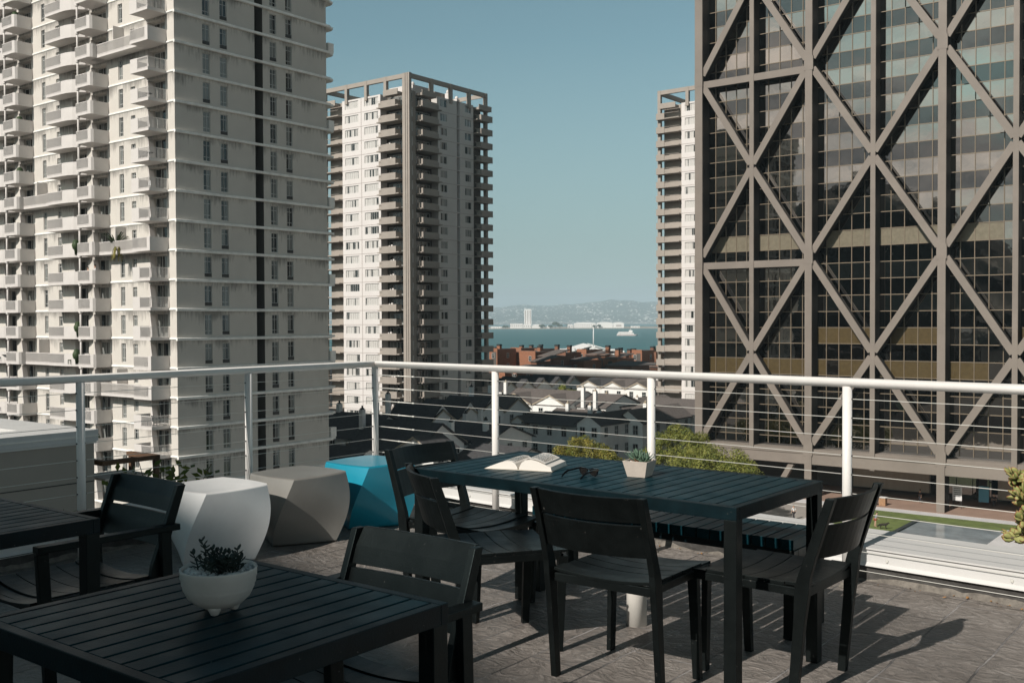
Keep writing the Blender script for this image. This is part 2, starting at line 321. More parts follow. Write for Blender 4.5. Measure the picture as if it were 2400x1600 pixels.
M['lens'] = mat('tinted lens', (0.012, 0.010, 0.009), 0.06, spec=0.8)
M['acet'] = mat('black acetate', (0.008, 0.008, 0.009), 0.15, spec=0.6)
def leafmat(name, c1, c2, scale, trans=0.15):
    m = mat(name, c1, 0.6, spec=0.3); t = m.node_tree; b = t.nodes['Principled BSDF']
    tcn = t.nodes.new('ShaderNodeTexCoord'); n = t.nodes.new('ShaderNodeTexNoise'); n.inputs['Scale'].default_value = scale; n.inputs['Detail'].default_value = 5; n.inputs['Roughness'].default_value = 0.7
    r = t.nodes.new('ShaderNodeMapRange'); r.inputs[1].default_value = 0.35; r.inputs[2].default_value = 0.65
    x = t.nodes.new('ShaderNodeMix'); x.data_type = 'RGBA'; x.inputs['A'].default_value = (*c1, 1); x.inputs['B'].default_value = (*c2, 1)
    t.links.new(tcn.outputs['Object'], n.inputs[0]); t.links.new(n.outputs[0], r.inputs[0]); t.links.new(r.outputs[0], x.inputs[0]); t.links.new(x.outputs['Result'], b.inputs['Base Color'])
    return m
M['leaf'] = leafmat('fig tree leaves', (0.06, 0.088, 0.012), (0.22, 0.215, 0.045), 0.8)
M['leafr'] = leafmat('rusty tree leaves', (0.075, 0.10, 0.012), (0.23, 0.185, 0.035), 0.5)
M['leafd'] = leafmat('dark leaves', (0.02, 0.04, 0.015), (0.06, 0.09, 0.03), 0.8)
M['succ'] = leafmat('dark succulent', (0.012, 0.022, 0.02), (0.035, 0.055, 0.045), 30)
M['haw'] = leafmat('blue green succulent', (0.06, 0.12, 0.08), (0.13, 0.20, 0.14), 40)
M['dry'] = mat('dried leaf base', (0.20, 0.09, 0.04), 0.8, var=0.4, vscale=40)
M['jade'] = leafmat('jade leaf', (0.17, 0.21, 0.06), (0.34, 0.33, 0.13), 25)
M['jader'] = mat('jade leaf edge', (0.30, 0.13, 0.06), 0.5)
M['skin'] = mat('skin', (0.45, 0.28, 0.20), 0.6)
M['hair'] = mat('hair', (0.03, 0.02, 0.015), 0.7)
M['clb'] = mat('dark clothing', (0.02, 0.02, 0.025), 0.8); M['clw'] = mat('white clothing', (0.6, 0.6, 0.6), 0.8)
M['clg'] = mat('grey blue clothing', (0.18, 0.19, 0.25), 0.8); M['clr'] = mat('red shorts', (0.45, 0.10, 0.06), 0.8); M['clk'] = mat('khaki clothing', (0.30, 0.26, 0.18), 0.8); M['cln'] = mat('green clothing', (0.07, 0.20, 0.16), 0.8)
M['orange'] = mat('orange plastic', (0.70, 0.20, 0.03), 0.6)
M['wood'] = mat('weathered wood', (0.30, 0.17, 0.09), 0.8, var=0.2, vscale=4)
M['rust'] = mat('rusty steel', (0.10, 0.055, 0.03), 0.8, var=0.3, vscale=4)
M['blueglass'] = mat('blue poster', (0.05, 0.22, 0.32), 0.3)

M['t2g'] = mat('grey side panel', (0.56, 0.54, 0.51), 0.85, var=0.04, vscale=0.4)
M['gl3b'] = glassy('side window glass', (0.03, 0.035, 0.035), (0.36, 0.36, 0.34), 0.47)
M['beige2'] = mat('beige wall panels', (0.36, 0.32, 0.275), 0.85, var=0.05, vscale=1.2, bump=0.05, bscale=30)
# ================================================================ TERRACE
def floor_material():
    m = bpy.data.materials.new('stamped slate paving'); m.use_nodes = True; t = m.node_tree; b = t.nodes['Principled BSDF']; Lk = t.links.new
    nn = lambda ty, **k: N(t, ty, **k)
    tcn = nn('ShaderNodeTexCoord'); mp0 = nn('ShaderNodeMapping'); Lk(tcn.outputs['Object'], mp0.inputs[0])
    big = nn('ShaderNodeTexNoise'); big.inputs['Scale'].default_value = 1.1; big.inputs['Detail'].default_value = 6; Lk(mp0.outputs[0], big.inputs[0])
    # slate cleft: stretched, distorted noise
    mps = nn('ShaderNodeMapping'); mps.inputs['Scale'].default_value = (3.6, 5.2, 1); mps.inputs['Rotation'].default_value = (0, 0, 0.35); Lk(tcn.outputs['Object'], mps.inputs[0])
    cl = nn('ShaderNodeTexNoise'); cl.inputs['Scale'].default_value = 2.2; cl.inputs['Detail'].default_value = 9; cl.inputs['Roughness'].default_value = 0.62; cl.inputs['Distortion'].default_value = 2.6; Lk(mps.outputs[0], cl.inputs[0])
    fine = nn('ShaderNodeTexNoise'); fine.inputs['Scale'].default_value = 55; fine.inputs['Detail'].default_value = 4; Lk(mp0.outputs[0], fine.inputs[0])
    # joints: irregular stones, wobbling a little
    wob = nn('ShaderNodeTexNoise'); wob.inputs['Scale'].default_value = 4; wob.inputs['Detail'].default_value = 4; Lk(mp0.outputs[0], wob.inputs[0])
    wv = nn('ShaderNodeVectorMath', operation='SCALE'); wv.inputs['Scale'].default_value = 0.03; Lk(wob.outputs['Color'], wv.inputs[0])
    wa = nn('ShaderNodeVectorMath', operation='ADD'); Lk(mp0.outputs[0], wa.inputs[0]); Lk(wv.outputs[0], wa.inputs[1])
    br = nn('ShaderNodeTexBrick'); br.inputs['Scale'].default_value = 1.0; br.inputs['Brick Width'].default_value = 0.62; br.inputs['Row Height'].default_value = 0.305
    br.inputs['Mortar Size'].default_value = 0.005; br.inputs['Mortar Smooth'].default_value = 0.25; br.offset = 0.5; br.squash = 1.6; br.squash_frequency = 3
    br.inputs['Color1'].default_value = (0.9, 0.9, 0.9, 1); br.inputs['Color2'].default_value = (1.1, 1.1, 1.1, 1)
    mpb = nn('ShaderNodeMapping'); mpb.inputs['Rotation'].default_value = (0, 0, R(90)); mpb.inputs['Location'].default_value = (0.03, 0.09, 0); Lk(wa.outputs[0], mpb.inputs[0]); Lk(mpb.outputs[0], br.inputs[0])
    ramp = nn('ShaderNodeValToRGB'); e = ramp.color_ramp.elements
    e[0].position = 0.34; e[0].color = (0.088, 0.078, 0.070, 1); e[1].position = 0.66; e[1].color = (0.33, 0.30, 0.275, 1)
    k = ramp.color_ramp.elements.new(0.5); k.color = (0.205, 0.184, 0.167, 1)
    mixn = nn('ShaderNodeMath', operation='MULTIPLY_ADD'); mixn.inputs[1].default_value = 0.55
    hb = nn('ShaderNodeMath', operation='MULTIPLY'); hb.inputs[1].default_value = 0.45; Lk(big.outputs[0], hb.inputs[0]); Lk(cl.outputs[0], mixn.inputs[0]); Lk(hb.outputs[0], mixn.inputs[2]); Lk(mixn.outputs[0], ramp.inputs[0])
    m1 = nn('ShaderNodeMix', data_type='RGBA', blend_type='MULTIPLY'); m1.inputs[0].default_value = 1; Lk(ramp.outputs[0], m1.inputs['A']); Lk(br.outputs[0], m1.inputs['B'])
    # joints: pale mineral scale in places, dark in others
    jn = nn('ShaderNodeTexNoise'); jn.inputs['Scale'].default_value = 1.7; jn.inputs['Detail'].default_value = 2; Lk(mp0.outputs[0], jn.inputs[0])
    jr = nn('ShaderNodeMapRange'); jr.inputs[1].default_value = 0.42; jr.inputs[2].default_value = 0.62; Lk(jn.outputs[0], jr.inputs[0])
    jc = nn('ShaderNodeMix', data_type='RGBA'); jc.inputs['A'].default_value = (0.075, 0.07, 0.068, 1); jc.inputs['B'].default_value = (0.36, 0.34, 0.33, 1); Lk(jr.outputs[0], jc.inputs[0])
    m2 = nn('ShaderNodeMix', data_type='RGBA'); Lk(br.outputs['Fac'], m2.inputs[0]); Lk(m1.outputs['Result'], m2.inputs['A']); Lk(jc.outputs['Result'], m2.inputs['B'])
    # pale scratches and efflorescence
    vo = nn('ShaderNodeTexVoronoi', feature='DISTANCE_TO_EDGE'); vo.inputs['Scale'].default_value = 1.9
    wv2 = nn('ShaderNodeVectorMath', operation='SCALE'); wv2.inputs['Scale'].default_value = 0.5; Lk(cl.outputs['Color'], wv2.inputs[0]); wa2 = nn('ShaderNodeVectorMath', operation='ADD'); Lk(mp0.outputs[0], wa2.inputs[0]); Lk(wv2.outputs[0], wa2.inputs[1]); Lk(wa2.outputs[0], vo.inputs[0])
    vr = nn('ShaderNodeMapRange'); vr.inputs[1].default_value = 0.018; vr.inputs[2].default_value = 0.004; Lk(vo.outputs['Distance'], vr.inputs[0])
    pn = nn('ShaderNodeTexNoise'); pn.inputs['Scale'].default_value = 2.6; pn.inputs['Detail'].default_value = 8; pn.inputs['Roughness'].default_value = 0.75; Lk(mps.outputs[0], pn.inputs[0])
    pr = nn('ShaderNodeMapRange'); pr.inputs[1].default_value = 0.58; pr.inputs[2].default_value = 0.72; Lk(pn.outputs[0], pr.inputs[0])
    vm = nn('ShaderNodeMath', operation='MULTIPLY'); Lk(vr.outputs[0], vm.inputs[0]); Lk(jr.outputs[0], vm.inputs[1])
    ps = nn('ShaderNodeMath', operation='MULTIPLY_ADD'); ps.inputs[1].default_value = 0.55; Lk(pr.outputs[0], ps.inputs[0]); v5 = nn('ShaderNodeMath', operation='MULTIPLY'); v5.inputs[1].default_value = 0.5; Lk(vm.outputs[0], v5.inputs[0]); Lk(v5.outputs[0], ps.inputs[2]); ps.use_clamp = True
    m3 = nn('ShaderNodeMix', data_type='RGBA'); m3.inputs['B'].default_value = (0.50, 0.47, 0.45, 1); Lk(ps.outputs[0], m3.inputs[0]); Lk(m2.outputs['Result'], m3.inputs['A'])
    Lk(m3.outputs['Result'], b.inputs['Base Color'])
    rr = nn('ShaderNodeMapRange'); rr.inputs[1].default_value = 0.3; rr.inputs[2].default_value = 0.7; rr.inputs[3].default_value = 0.30; rr.inputs[4].default_value = 0.58; Lk(cl.outputs[0], rr.inputs[0]); Lk(rr.outputs[0], b.inputs['Roughness'])
    h1 = nn('ShaderNodeMath', operation='MULTIPLY_ADD'); h1.inputs[1].default_value = 0.12; Lk(fine.outputs[0], h1.inputs[0]); Lk(cl.outputs[0], h1.inputs[2])
    h2 = nn('ShaderNodeMath', operation='MULTIPLY_ADD'); h2.inputs[1].default_value = -0.35; Lk(br.outputs['Fac'], h2.inputs[0]); Lk(h1.outputs[0], h2.inputs[2])
    bp = nn('ShaderNodeBump'); bp.inputs['Strength'].default_value = 1.0; bp.inputs['Distance'].default_value = 0.02; Lk(h2.outputs[0], bp.inputs['Height']); Lk(bp.outputs[0], b.inputs['Normal'])
    b.inputs['Specular IOR Level'].default_value = 0.22
    return m
M['floor'] = floor_material()

CX, CY = -5.68, 5.63
def rail_gy(gx): return 5.24 + 0.085 * (-1.05 - gx)
def par_gy(gx): return 5.45 + 0.08 * (-1.05 - gx)
PX = -5.80                                    # inner face of the left parapet
PR = 4.0
fl = MB(); fl.prism([(PX, -9), (PR, -9), (PR, par_gy(PR)), (PX, par_gy(PX))], 'z', -0.35, 0.0)
o = fl.build('terrace_floor', M['floor'], rz=GR); tag(o, kind='structure')
fl = MB(); fl.prism([(PX - 0.42, -9), (PR, -9), (PR, par_gy(PR) + 0.42), (PX - 0.42, par_gy(PX) + 0.42)], 'z', -22.4, -0.354)
o = fl.build('terrace_base', M['t2'], rz=GR); tag(o, kind='structure')

def parapet(a, b, inn, label):
    """a,b: floor-line ends (grid), inn: unit outward vector"""
    r = thing('parapet', label, 'parapet', (0, 0, 0), GR, 'white capped parapets at the terrace edge')
    d = Vector((b[0] - a[0], b[1] - a[1], 0)); Ln = d.length; d.normalize(); n = Vector((inn[0], inn[1], 0))
    def ext(prof, name, m, bevel=0):
        k = MB(); rings = []
        for p in (a, b): rings.append([(p[0] + n.x * q, p[1] + n.y * q, z) for q, z in prof])
        k.loft(rings, smooth=False); return k.build(name, m, r, bevel=bevel)
    ext([(0, -0.01), (0.03, -0.01), (0.03, 0.10), (0.0, 0.085)], 'flashing', M['membrane'])
    ext([(0.032, -0.34), (0.40, -0.34), (0.40, 0.17), (0.032, 0.17)], 'wall', M['t2t'])
    cap = ext([(-0.022, 0.082), (-0.018, 0.082), (0.0, 0.1), (0.0, 0.166), (-0.012, 0.170), (-0.012, 0.178), (0.455, 0.186), (0.455, 0.08), (0.442, 0.08), (0.442, 0.172), (0.012, 0.165), (0.012, 0.10)], 'cap', M['alu'])
    k = MB(); s = 0.35
    while s < Ln:
        p = Vector((a[0], a[1], 0)) + d * s; q = p - n * 0.001
        k.tube([(q.x, q.y, 0.118), (q.x - n.x * 0.007, q.y - n.y * 0.007, 0.118)], [0.009, 0.006], n=8); s += 0.62
    k.build('rivets', M['cable'], r)
    k = MB()                                       # lapped seam in the cap
    for s in (Ln * 0.22, Ln * 0.52, Ln * 0.86):
        p = Vector((a[0], a[1], 0)) + d * s
        rings = [[(p.x + d.x * t + n.x * q, p.y + d.y * t + n.y * q, z) for q, z in [(-0.016, 0.084), (-0.016, 0.181), (0.459, 0.189), (0.459, 0.17), (0.0, 0.16), (0.0, 0.084)]] for t in (0, 0.05)]
        k.loft(rings, smooth=False)
    k.build('seam_plate', M['alu'], r)
    k = MB(); rnd = random.Random(5)                # ragged sealant bead at the foot
    s = 0.0
    rg = []; hh = .01; qq = -.01
    while s < Ln:
        hh = min(.03, max(.002, hh + rnd.uniform(-.012, .012))); qq = max(-.035, min(-.002, qq + rnd.uniform(-.014, .014))); p = Vector((a[0], a[1], 0)) + d * s
        rg.append([(p.x + n.x * u, p.y + n.y * u, z) for u, z in [(qq, -0.001), (qq * .6, hh * .5), (-0.001, hh), (0.004, -0.001)]]); s += rnd.uniform(.02, .06)
    k.loft(rg, smooth=False)
    k.build('sealant', M['stain'], r)
    return r
parapet((PX, par_gy(PX)), (PR, par_gy(PR)), (0, 1), 'low white metal capped parapet behind the long table, facing the dark braced tower')
parapet((PX, -9), (PX, par_gy(PX)), (-1, 0), 'low white metal capped parapet on the left, beside the armchair and low beige building')

# guard rail
rl = thing('guard_rail', 'white tubular guard rail with thin horizontal cables around the terrace corner', 'railing', (0, 0, 0), GR)
k = MB(); Z = 1.07
k.tube([(CX, -8.5, Z), (CX, CY - 0.02, Z), (CX + 0.02, CY, Z), (PR, rail_gy(PR), Z)], 0.0245, n=20)
k.build('handrail', M['rail'], rl)
posts = [(CX, CY)] + [(gx, rail_gy(gx)) for gx in (-4.41, -3.12, -1.89, -0.63, 0.62, 1.9)] + [(CX, gy) for gy in (4.43, 3.22, 1.98, 0.72, -0.55)]
ZC = [0.985 - 0.0985 * i for i in range(10)]
for (px, py) in posts:
    k = MB(); k.tube([(px, py, 0.0), (px, py, Z - 0.02)], 0.0245, n=18)
    on_l = abs(px - CX) < 0.01
    for z in ZC:
        for sx in (-1, 1):
            v = (0, sx * 0.027, 0) if on_l else (sx * 0.027, -sx * 0.0023, 0)
            k.tube([(px + v[0] * 0.8, py + v[1] * 0.8, z), (px + v[0] * 1.12, py + v[1] * 1.12, z)], 0.0045, n=8, m=1)
    pst = k.build('post', [M['rail'], M['dark_fit']], rl)
    k = MB(); k.lathe([(0.045, 0.0), (0.043, 0.006), (0.033, 0.012), (0.031, 0.022), (0.0255, 0.026)], n=14, c=(px, py)); k.build('base_collar', M['stain'], pst)
for z in ZC:
    k = MB(); k.tube([(CX, -8, z), (CX, CY - 0.03, z)], 0.0019, n=6); k.build('cable', M['cable'], rl)
    k = MB(); pts = [(CX + 0.03, CY, z)]; k.tube([(CX + 0.03, rail_gy(CX + 0.03), z), (PR, rail_gy(PR), z)], 0.0019, n=6)
    k.tube([(CX + 0.03, rail_gy(CX), z), (CX + 0.42, rail_gy(CX + 0.42), z)], 0.0035, n=8)      # turnbuckle
    for u in (0.26, 0.42): k.tube([(CX + u, rail_gy(CX + u), z), (CX + u + 0.02, rail_gy(CX + u), z)], 0.006, n=8)
    k.build('cable', M['cable'], rl)

# ---------------------------------------------------------------- tables, bench
def slat_table(name, label, cat, cx, cy, Lx, Ly, h, pitch, group=None, lip=0.055, rot=0.0, bench=False):
    r = thing(name, label, cat, g2w(cx, cy, 0), GR + rot, group)
    a, b = Lx / 2, Ly / 2; T = 0.048
    n = max(1, round((Lx - 0.06) / pitch)); pt = (Lx - (0.0 if bench else 0.06)) / n; x = -a + (0.0 if bench else 0.03)
    k = MB()
    for i in range(n):
        if bench: k.box(x + 0.004, x + pt - 0.004, -b, b, h - 0.045, h)
        else: k.box(x + 0.004, x + pt - 0.004, -b + 0.028, b - 0.028, h - 0.018, h)
        x += pt
    k.build('tabletop' if not bench else 'seat', M['table'], r, bevel=0.0015)
    k = MB()
    if bench:
        for s in (-1, 1): k.box(-a + 0.02, a - 0.02, s * (b - 0.05) - 0.015, s * (b - 0.05) + 0.015, h - 0.085, h - 0.047)
    else:
        k.box(-a, a, -b, -b + 0.026, h - T, h + 0.0008); k.box(-a, a, b - 0.026, b, h - T, h + 0.0008)
        k.box(-a, -a + 0.028, -b + 0.0265, b - 0.0265, h - T, h + 0.0004); k.box(a - 0.028, a, -b + 0.0265, b - 0.0265, h - T, h + 0.0004)
        for q in (-0.25, 0.25): k.box(q * Lx - 0.02, q * Lx + 0.02, -b + 0.027, b - 0.027, h - T, h - 0.0195)
    k.build('frame', M['tframe'], r, bevel=0.002)
    for sx in (-1, 1):
        for sy in (-1, 1):
            k = MB(); X = sx * (a - 0.026); Y = sy * (b - 0.026); k.bar([(X, Y, 0.0), (X, Y, h - T + 0.0005)], 0.049, 0.049); k.build('leg', M['black'], r, bevel=0.002)
            if bench and sy == 1:
                pass
    if bench:
        for sx in (-1, 1):
            k = MB(); X = sx * (a - 0.026); k.box(X - 0.0245, X + 0.0245, -b + 0.052, b - 0.052, h - 0.09, h - 0.047); k.build('end_rail', M['black'], r, bevel=0.002)
    return r
T1 = slat_table('dining_table', 'long black slatted outdoor table with the open book and square pot on it', 'table', -2.36, 3.735, 1.585, 0.765, 0.74, 0.0655, 'black slatted terrace tables', rot=R(-1.5))
T3 = slat_table('dining_table', 'square black slatted table in the shaded foreground carrying the white bowl planter', 'table', -1.963, 1.44, 0.755, 0.735, 0.74, 0.0655, 'black slatted terrace tables')
T2 = slat_table('dining_table', 'square black slatted table cut off by the left edge, before the armchair', 'table', -3.59, 1.52, 0.755, 0.735, 0.74, 0.0655, 'black slatted terrace tables')
slat_table('bench', 'backless black slatted bench behind the long table, beside the white railing', 'bench', -2.46, 4.45, 1.42, 0.36, 0.44, 0.0655, bench=True)

# ---------------------------------------------------------------- chairs (local +y = where the sitter faces)
def seat_mb(w0, w1, y0, y1, z, dip=0.016, n=6):
    k = MB(); pt = (y1 - y0) / n
    for i in range(n):
        ya, yb = y0 + i * pt + 0.002, y0 + (i + 1) * pt - 0.002
        def ring(t, y, wd): return wd * t
        top = []; rings = []
        for j in range(11):
            t = -1 + 2 * j / 10
            wa = w0 + (w1 - w0) * (ya - y0) / (y1 - y0); wb = w0 + (w1 - w0) * (yb - y0) / (y1 - y0)
            q = 0.35 + 0.65 * min(1, (yb - y0) / (y1 - y0) * 1.0 + 0.3)
            zz = z - dip * (1 - t * t) + (0.004 if i == 0 else 0) - (0.006 if i == n - 1 else 0)
            rings.append([(wa / 2 * t, ya, zz - 0.012), (wb / 2 * t, yb, zz - 0.012), (wb / 2 * t, yb, zz), (wa / 2 * t, ya, zz)])
        k.loft(rings, smooth=False)
    return k
def backslat(k, w, z0, z1, yf, bow, th=0.014, roll=0.0, n=12):
    rings = []
    for j in range(n + 1):
        t = -1 + 2 * j / n; dy = -bow * (1 - t * t)
        rings.append([(w / 2 * t, yf(z0) + dy - th, z0), (w / 2 * t, yf((z0 + z1) / 2) + dy - th - roll * 0.5, (z0 + z1) / 2), (w / 2 * t, yf(z1) + dy - th - roll, z1 - 0.002), (w / 2 * t, yf(z1) + dy - roll, z1), (w / 2 * t, yf((z0 + z1) / 2) + dy, (z0 + z1) / 2), (w / 2 * t, yf(z0) + dy, z0)])
    k.loft(rings, smooth=False)
def side_chair(label, cx, cy, rot, group='black armless chairs around the long table'):
    r = thing('side_chair', label, 'chair', g2w(cx, cy, 0), GR + rot, group)
    seat_mb(0.43, 0.445, -0.235, 0.25, 0.437).build('seat', M['black'], r, bevel=0.001)
    k = MB()
    for s in (-1, 1): k.box(s * 0.222 - 0.008, s * 0.222 + 0.008, -0.21, 0.215, 0.395, 0.425)
    k.box(-0.213, 0.213, 0.215, 0.232, 0.385, 0.412); k.box(-0.213, 0.213, -0.232, -0.212, 0.385, 0.418)
    k.build('seat_frame', M['black'], r, bevel=0.0015)
    yf = lambda z: -0.236 - 0.095 * ((z - 0.44) / 0.33)
    for s in (-1, 1):
        k = MB(); X = s * 0.232
        k.bar([(X, -0.195, 0), (X, -0.222, 0.30), (X, -0.232, 0.42), (X, -0.240, 0.47), (X, -0.262, 0.54), (X, -0.338, 0.765)], [0.026] * 6, [0.034, 0.042, 0.056, 0.048, 0.042, 0.034])
        k.build('rear_leg', M['black'], r, bevel=0.002)
        k = MB(); k.bar([(s * 0.218, 0.205, 0), (s * 0.218, 0.218, 0.30), (s * 0.218, 0.224, 0.405)], [0.026, 0.026, 0.026], [0.032, 0.040, 0.044]); k.build('front_leg', M['black'], r, bevel=0.002)
    k = MB(); backslat(k, 0.44, 0.668, 0.764, lambda z: yf(z) + 0.01, 0.048, roll=0.006); k.build('upper_back_slat', M['black'], r, bevel=0.0015)
    k = MB(); backslat(k, 0.44, 0.535, 0.661, lambda z: yf(z) + 0.01, 0.048); k.build('lower_back_slat', M['black'], r, bevel=0.0015)
    return r
side_chair('armless black chair at the far left corner of the long table, nearest the blue stool', -3.245, 3.87, R(-90))
side_chair('armless black chair standing askew at the left end of the long table', -2.79, 3.50, R(-34))
side_chair('armless black chair with its back to the viewer at the middle of the long table', -2.105, 3.50, R(1.5))
side_chair('armless black chair at the right end of the long table, before a rail post', -1.655, 3.81, R(88))

def arm_chair(label, cx, cy, rot, group='black armchairs at the square tables'):
    r = thing('armchair', label, 'chair', g2w(cx, cy, 0), GR + rot, group)
    seat_mb(0.46, 0.46, -0.22, 0.26, 0.43, dip=0.022).build('seat', M['black'], r, bevel=0.001)
    k = MB()
    for s in (-1, 1): k.box(s * 0.24 - 0.012, s * 0.24 + 0.012, -0.235, 0.225, 0.385, 0.425)
    k.box(-0.228, 0.228, 0.21, 0.23, 0.375, 0.404); k.build('seat_frame', M['black'], r, bevel=0.0015)
    for s in (-1, 1):
        X = s * 0.262
        k = MB(); k.box(X - 0.023, X + 0.023, -0.30, 0.252, 0.600, 0.624); k.build('armrest', M['black'], r, bevel=0.003)
        k = MB(); k.bar([(X, 0.20, 0), (X, 0.232, 0.5985)], 0.026, 0.042); k.build('front_leg', M['black'], r, bevel=0.002)
        k = MB(); k.bar([(X, -0.262, 0), (X, -0.245, 0.5985)], 0.026, 0.042); k.build('rear_leg', M['black'], r, bevel=0.002)
        k = MB(); k.bar([(s * 0.236, -0.215, 0.40), (s * 0.236, -0.225, 0.47), (s * 0.236, -0.330, 0.765)], 0.024, [0.05, 0.045, 0.036]); k.build('back_post', M['black'], r, bevel=0.002)
    yf = lambda z: -0.222 - 0.105 * ((z - 0.46) / 0.31)
    k = MB(); backslat(k, 0.448, 0.662, 0.768, yf, 0.012, th=0.016, roll=0.016); k.build('upper_back_slat', M['black'], r, bevel=0.0015)
    k = MB(); backslat(k, 0.448, 0.535, 0.652, yf, 0.012, th=0.016); k.build('lower_back_slat', M['black'], r, bevel=0.0015)
    return r
arm_chair('black armchair left of the white stool, facing the table at the left edge', -3.72, 2.055, R(178))
arm_chair('black armchair between the foreground table and long table, back towards the middle', -2.075, 1.885, R(180))
arm_chair('black armchair at the bottom left corner, only arm and legs showing under the foreground table', -2.83, 1.00, R(-90))

# ---------------------------------------------------------------- twisted cube stools
def stool(label, cx, cy, m, rot=0.0):
    k = MB(); H = 0.43; n = 28; rings = []
    def ring(t, sc=1.0, z=None):
        tw = -R(31) * (1 - t); s = 0.212 * (1 + 0.16 * math.sin(PI * t)) * (0.93 + 0.07 * t) * sc
        bow = 0.10 * (0.5 + 0.5 * math.cos(PI * (t - 1))) + 0.02
        pts = []
        for q in range(4):
            A = PI / 4 + q * PI / 2 + tw; B = A + PI / 2
            a = Vector((math.cos(A), math.sin(A))) * s * 1.4142; b = Vector((math.cos(B), math.sin(B))) * s * 1.4142
            mid = (a + b) / 2; nn_ = mid.normalized()
            for j in range(10):
                u = j / 10; p = a.lerp(b, u) + nn_ * (bow * s * (1 - (2 * u - 1) ** 2)); pts.append((p.x, p.y, H * t if z is None else z))
        return pts
    for i in range(n + 1): rings.append(ring(i / n))
    b0 = len(k.v); k.loft(rings, caps=False, m=0)
    k.loft([ring(1.0), ring(1.0, 0.6, H + 0.004), ring(1.0, 0.25, H + 0.005)], caps=True, m=0)
    k.loft([ring(0.0), ring(0.0, 0.5, 0.0)], caps=True)
    o = k.build('stool', m, loc=g2w(cx, cy, 0), rz=GR + rot)
    # keep the four twisted edges crisp
    me = o.data
    for e in me.edges:
        i, j = e.vertices
        if (i % 40) % 10 == 0 and (j % 40) % 10 == 0 and abs(i - j) == 40 and max(i, j) < 40 * (n + 1): e.use_edge_sharp = True
    for e in me.edges:
        i, j = e.vertices
        if min(i, j) >= 40 * n and max(i, j) < 40 * (n + 1): e.use_edge_sharp = True
    me.polygons.foreach_set('use_smooth', [True] * len(me.polygons))
    bm = bmesh.new(); bm.from_mesh(me); bmesh.ops.remove_doubles(bm, verts=bm.verts, dist=0.0001); bmesh.ops.recalc_face_normals(bm, faces=bm.faces); bm.to_mesh(me); bm.free()
    tag(o, label, 'stool', 'twisted plastic cube stools')
    return o
stool('white twisted cube stool nearest the black armchair, partly sunlit', -5.14, 3.76, M['wplas'])
stool('grey twisted cube stool between the white stool and the blue one', -5.14, 4.40, M['gplas'])
stool('bright blue twisted cube stool by the corner rail post', -5.15, 5.05, M['bplas'])

# white pipe stub under the long table
k = MB(); k.lathe([(0.047, 0.0), (0.047, 0.30), (0.044, 0.305), (0.0, 0.305)], n=28)
r = k.build('vent_pipe', M['pipe'], loc=g2w(-2.425, 4.075, 0)); tag(r, 'short white round pipe stub standing on the floor under the long table', 'pipe')

k = MB(); rnd = random.Random(14)
for i in range(150):
    gx = rnd.choice((rnd.gauss(-3.5, .22), rnd.uniform(-5.2, -0.5))); gy = par_gy(gx) - abs(rnd.gauss(0, .05)) - .012; s_ = rnd.uniform(.004, .011); a = rnd.uniform(0, 6.3)
    c = Vector((gx, gy, rnd.uniform(.004, .010))); u = Vector((math.cos(a), math.sin(a), rnd.uniform(-.4, .4))) * s_; v = Vector((-math.sin(a), math.cos(a), rnd.uniform(-.4, .4))) * s_ * .6
    k.quad(c - u, c - v, c + u, c + v)
o = k.build('dry_leaves', mat('dry leaf litter', (0.30, 0.15, 0.05), .9, var=.5, vscale=9), rz=GR); tag(o, kind='stuff')
# ================================================================ SMALL THINGS ON THE TABLES
def rosette(k, c, n, ln, wd, up0, up1, rnd, rows=3, th=0.004, m=0, sharp=True):
    c = Vector(c)
    for rr in range(rows):
        nn_ = n - rr; el = up0 + (up1 - up0) * rr / max(1, rows - 1); l = ln * (1 - 0.13 * rr)
        for i in range(nn_):
            a = 2 * PI * i / nn_ + rr * 0.5 + rnd.uniform(-.15, .15); e = el + rnd.uniform(-.12, .12)
            d = Vector((math.cos(a) * math.cos(e), math.sin(a) * math.cos(e), math.sin(e))); s = Vector((-math.sin(a), math.cos(a), 0)); u = s.cross(d) * -1
            rings = []
            for t, wq in ((0, .55), (0.25, 1.0), (0.6, 0.8), (0.9, 0.35 if sharp else 0.7), (1.0, 0.04 if sharp else 0.25)):
                p = c + d * l * t + Vector((0, 0, l * 0.18 * t * t)); hw = wd / 2 * wq
                rings.append([p - s * hw, p - u * th * wq, p + s * hw, p + u * th * 0.4 * wq])
            k.loft(rings, m=m, smooth=True)
# square concrete pot
r = thing('potted_succulent', 'spiky green succulent in a small square pale concrete pot', 'plant', g2w(-2.225, 3.765, 0.7405), GR + R(8))
k = MB(); a, b, h = 0.040, 0.056, 0.068
k.loft([[(-s, -s, z), (s, -s, z), (s, s, z), (-s, s, z)] for s, z in ((a, 0), (b, h), (b - 0.006, h), (b - 0.009, h - 0.012))], smooth=False)
k.build('pot', M['cpot'], r, bevel=0.0012)
k = MB(); rnd = random.Random(3)
for i in range(150):
    x, y = rnd.uniform(-.043, .043), rnd.uniform(-.043, .043); s = rnd.uniform(.0025, .005)
    k.lathe([(0, h - .014), (s, h - .011 + s * .3), (s * .7, h - .010 + s), (0, h - .009 + s * 1.1)], n=5, c=(x, y))
k.build('gravel', M['pebble'], r)
k = MB(); rnd = random.Random(4)
rosette(k, (-0.014, 0.004, h - .006), 9, 0.062, 0.015, 0.5, 1.25, rnd, 3); rosette(k, (0.026, -0.012, h - .006), 8, 0.048, 0.012, 0.35, 1.1, rnd, 3); rosette(k, (0.016, 0.028, h - .006), 7, 0.045, 0.012, 0.45, 1.15, rnd, 2)
pl = k.build('leaves', M['haw'], r)
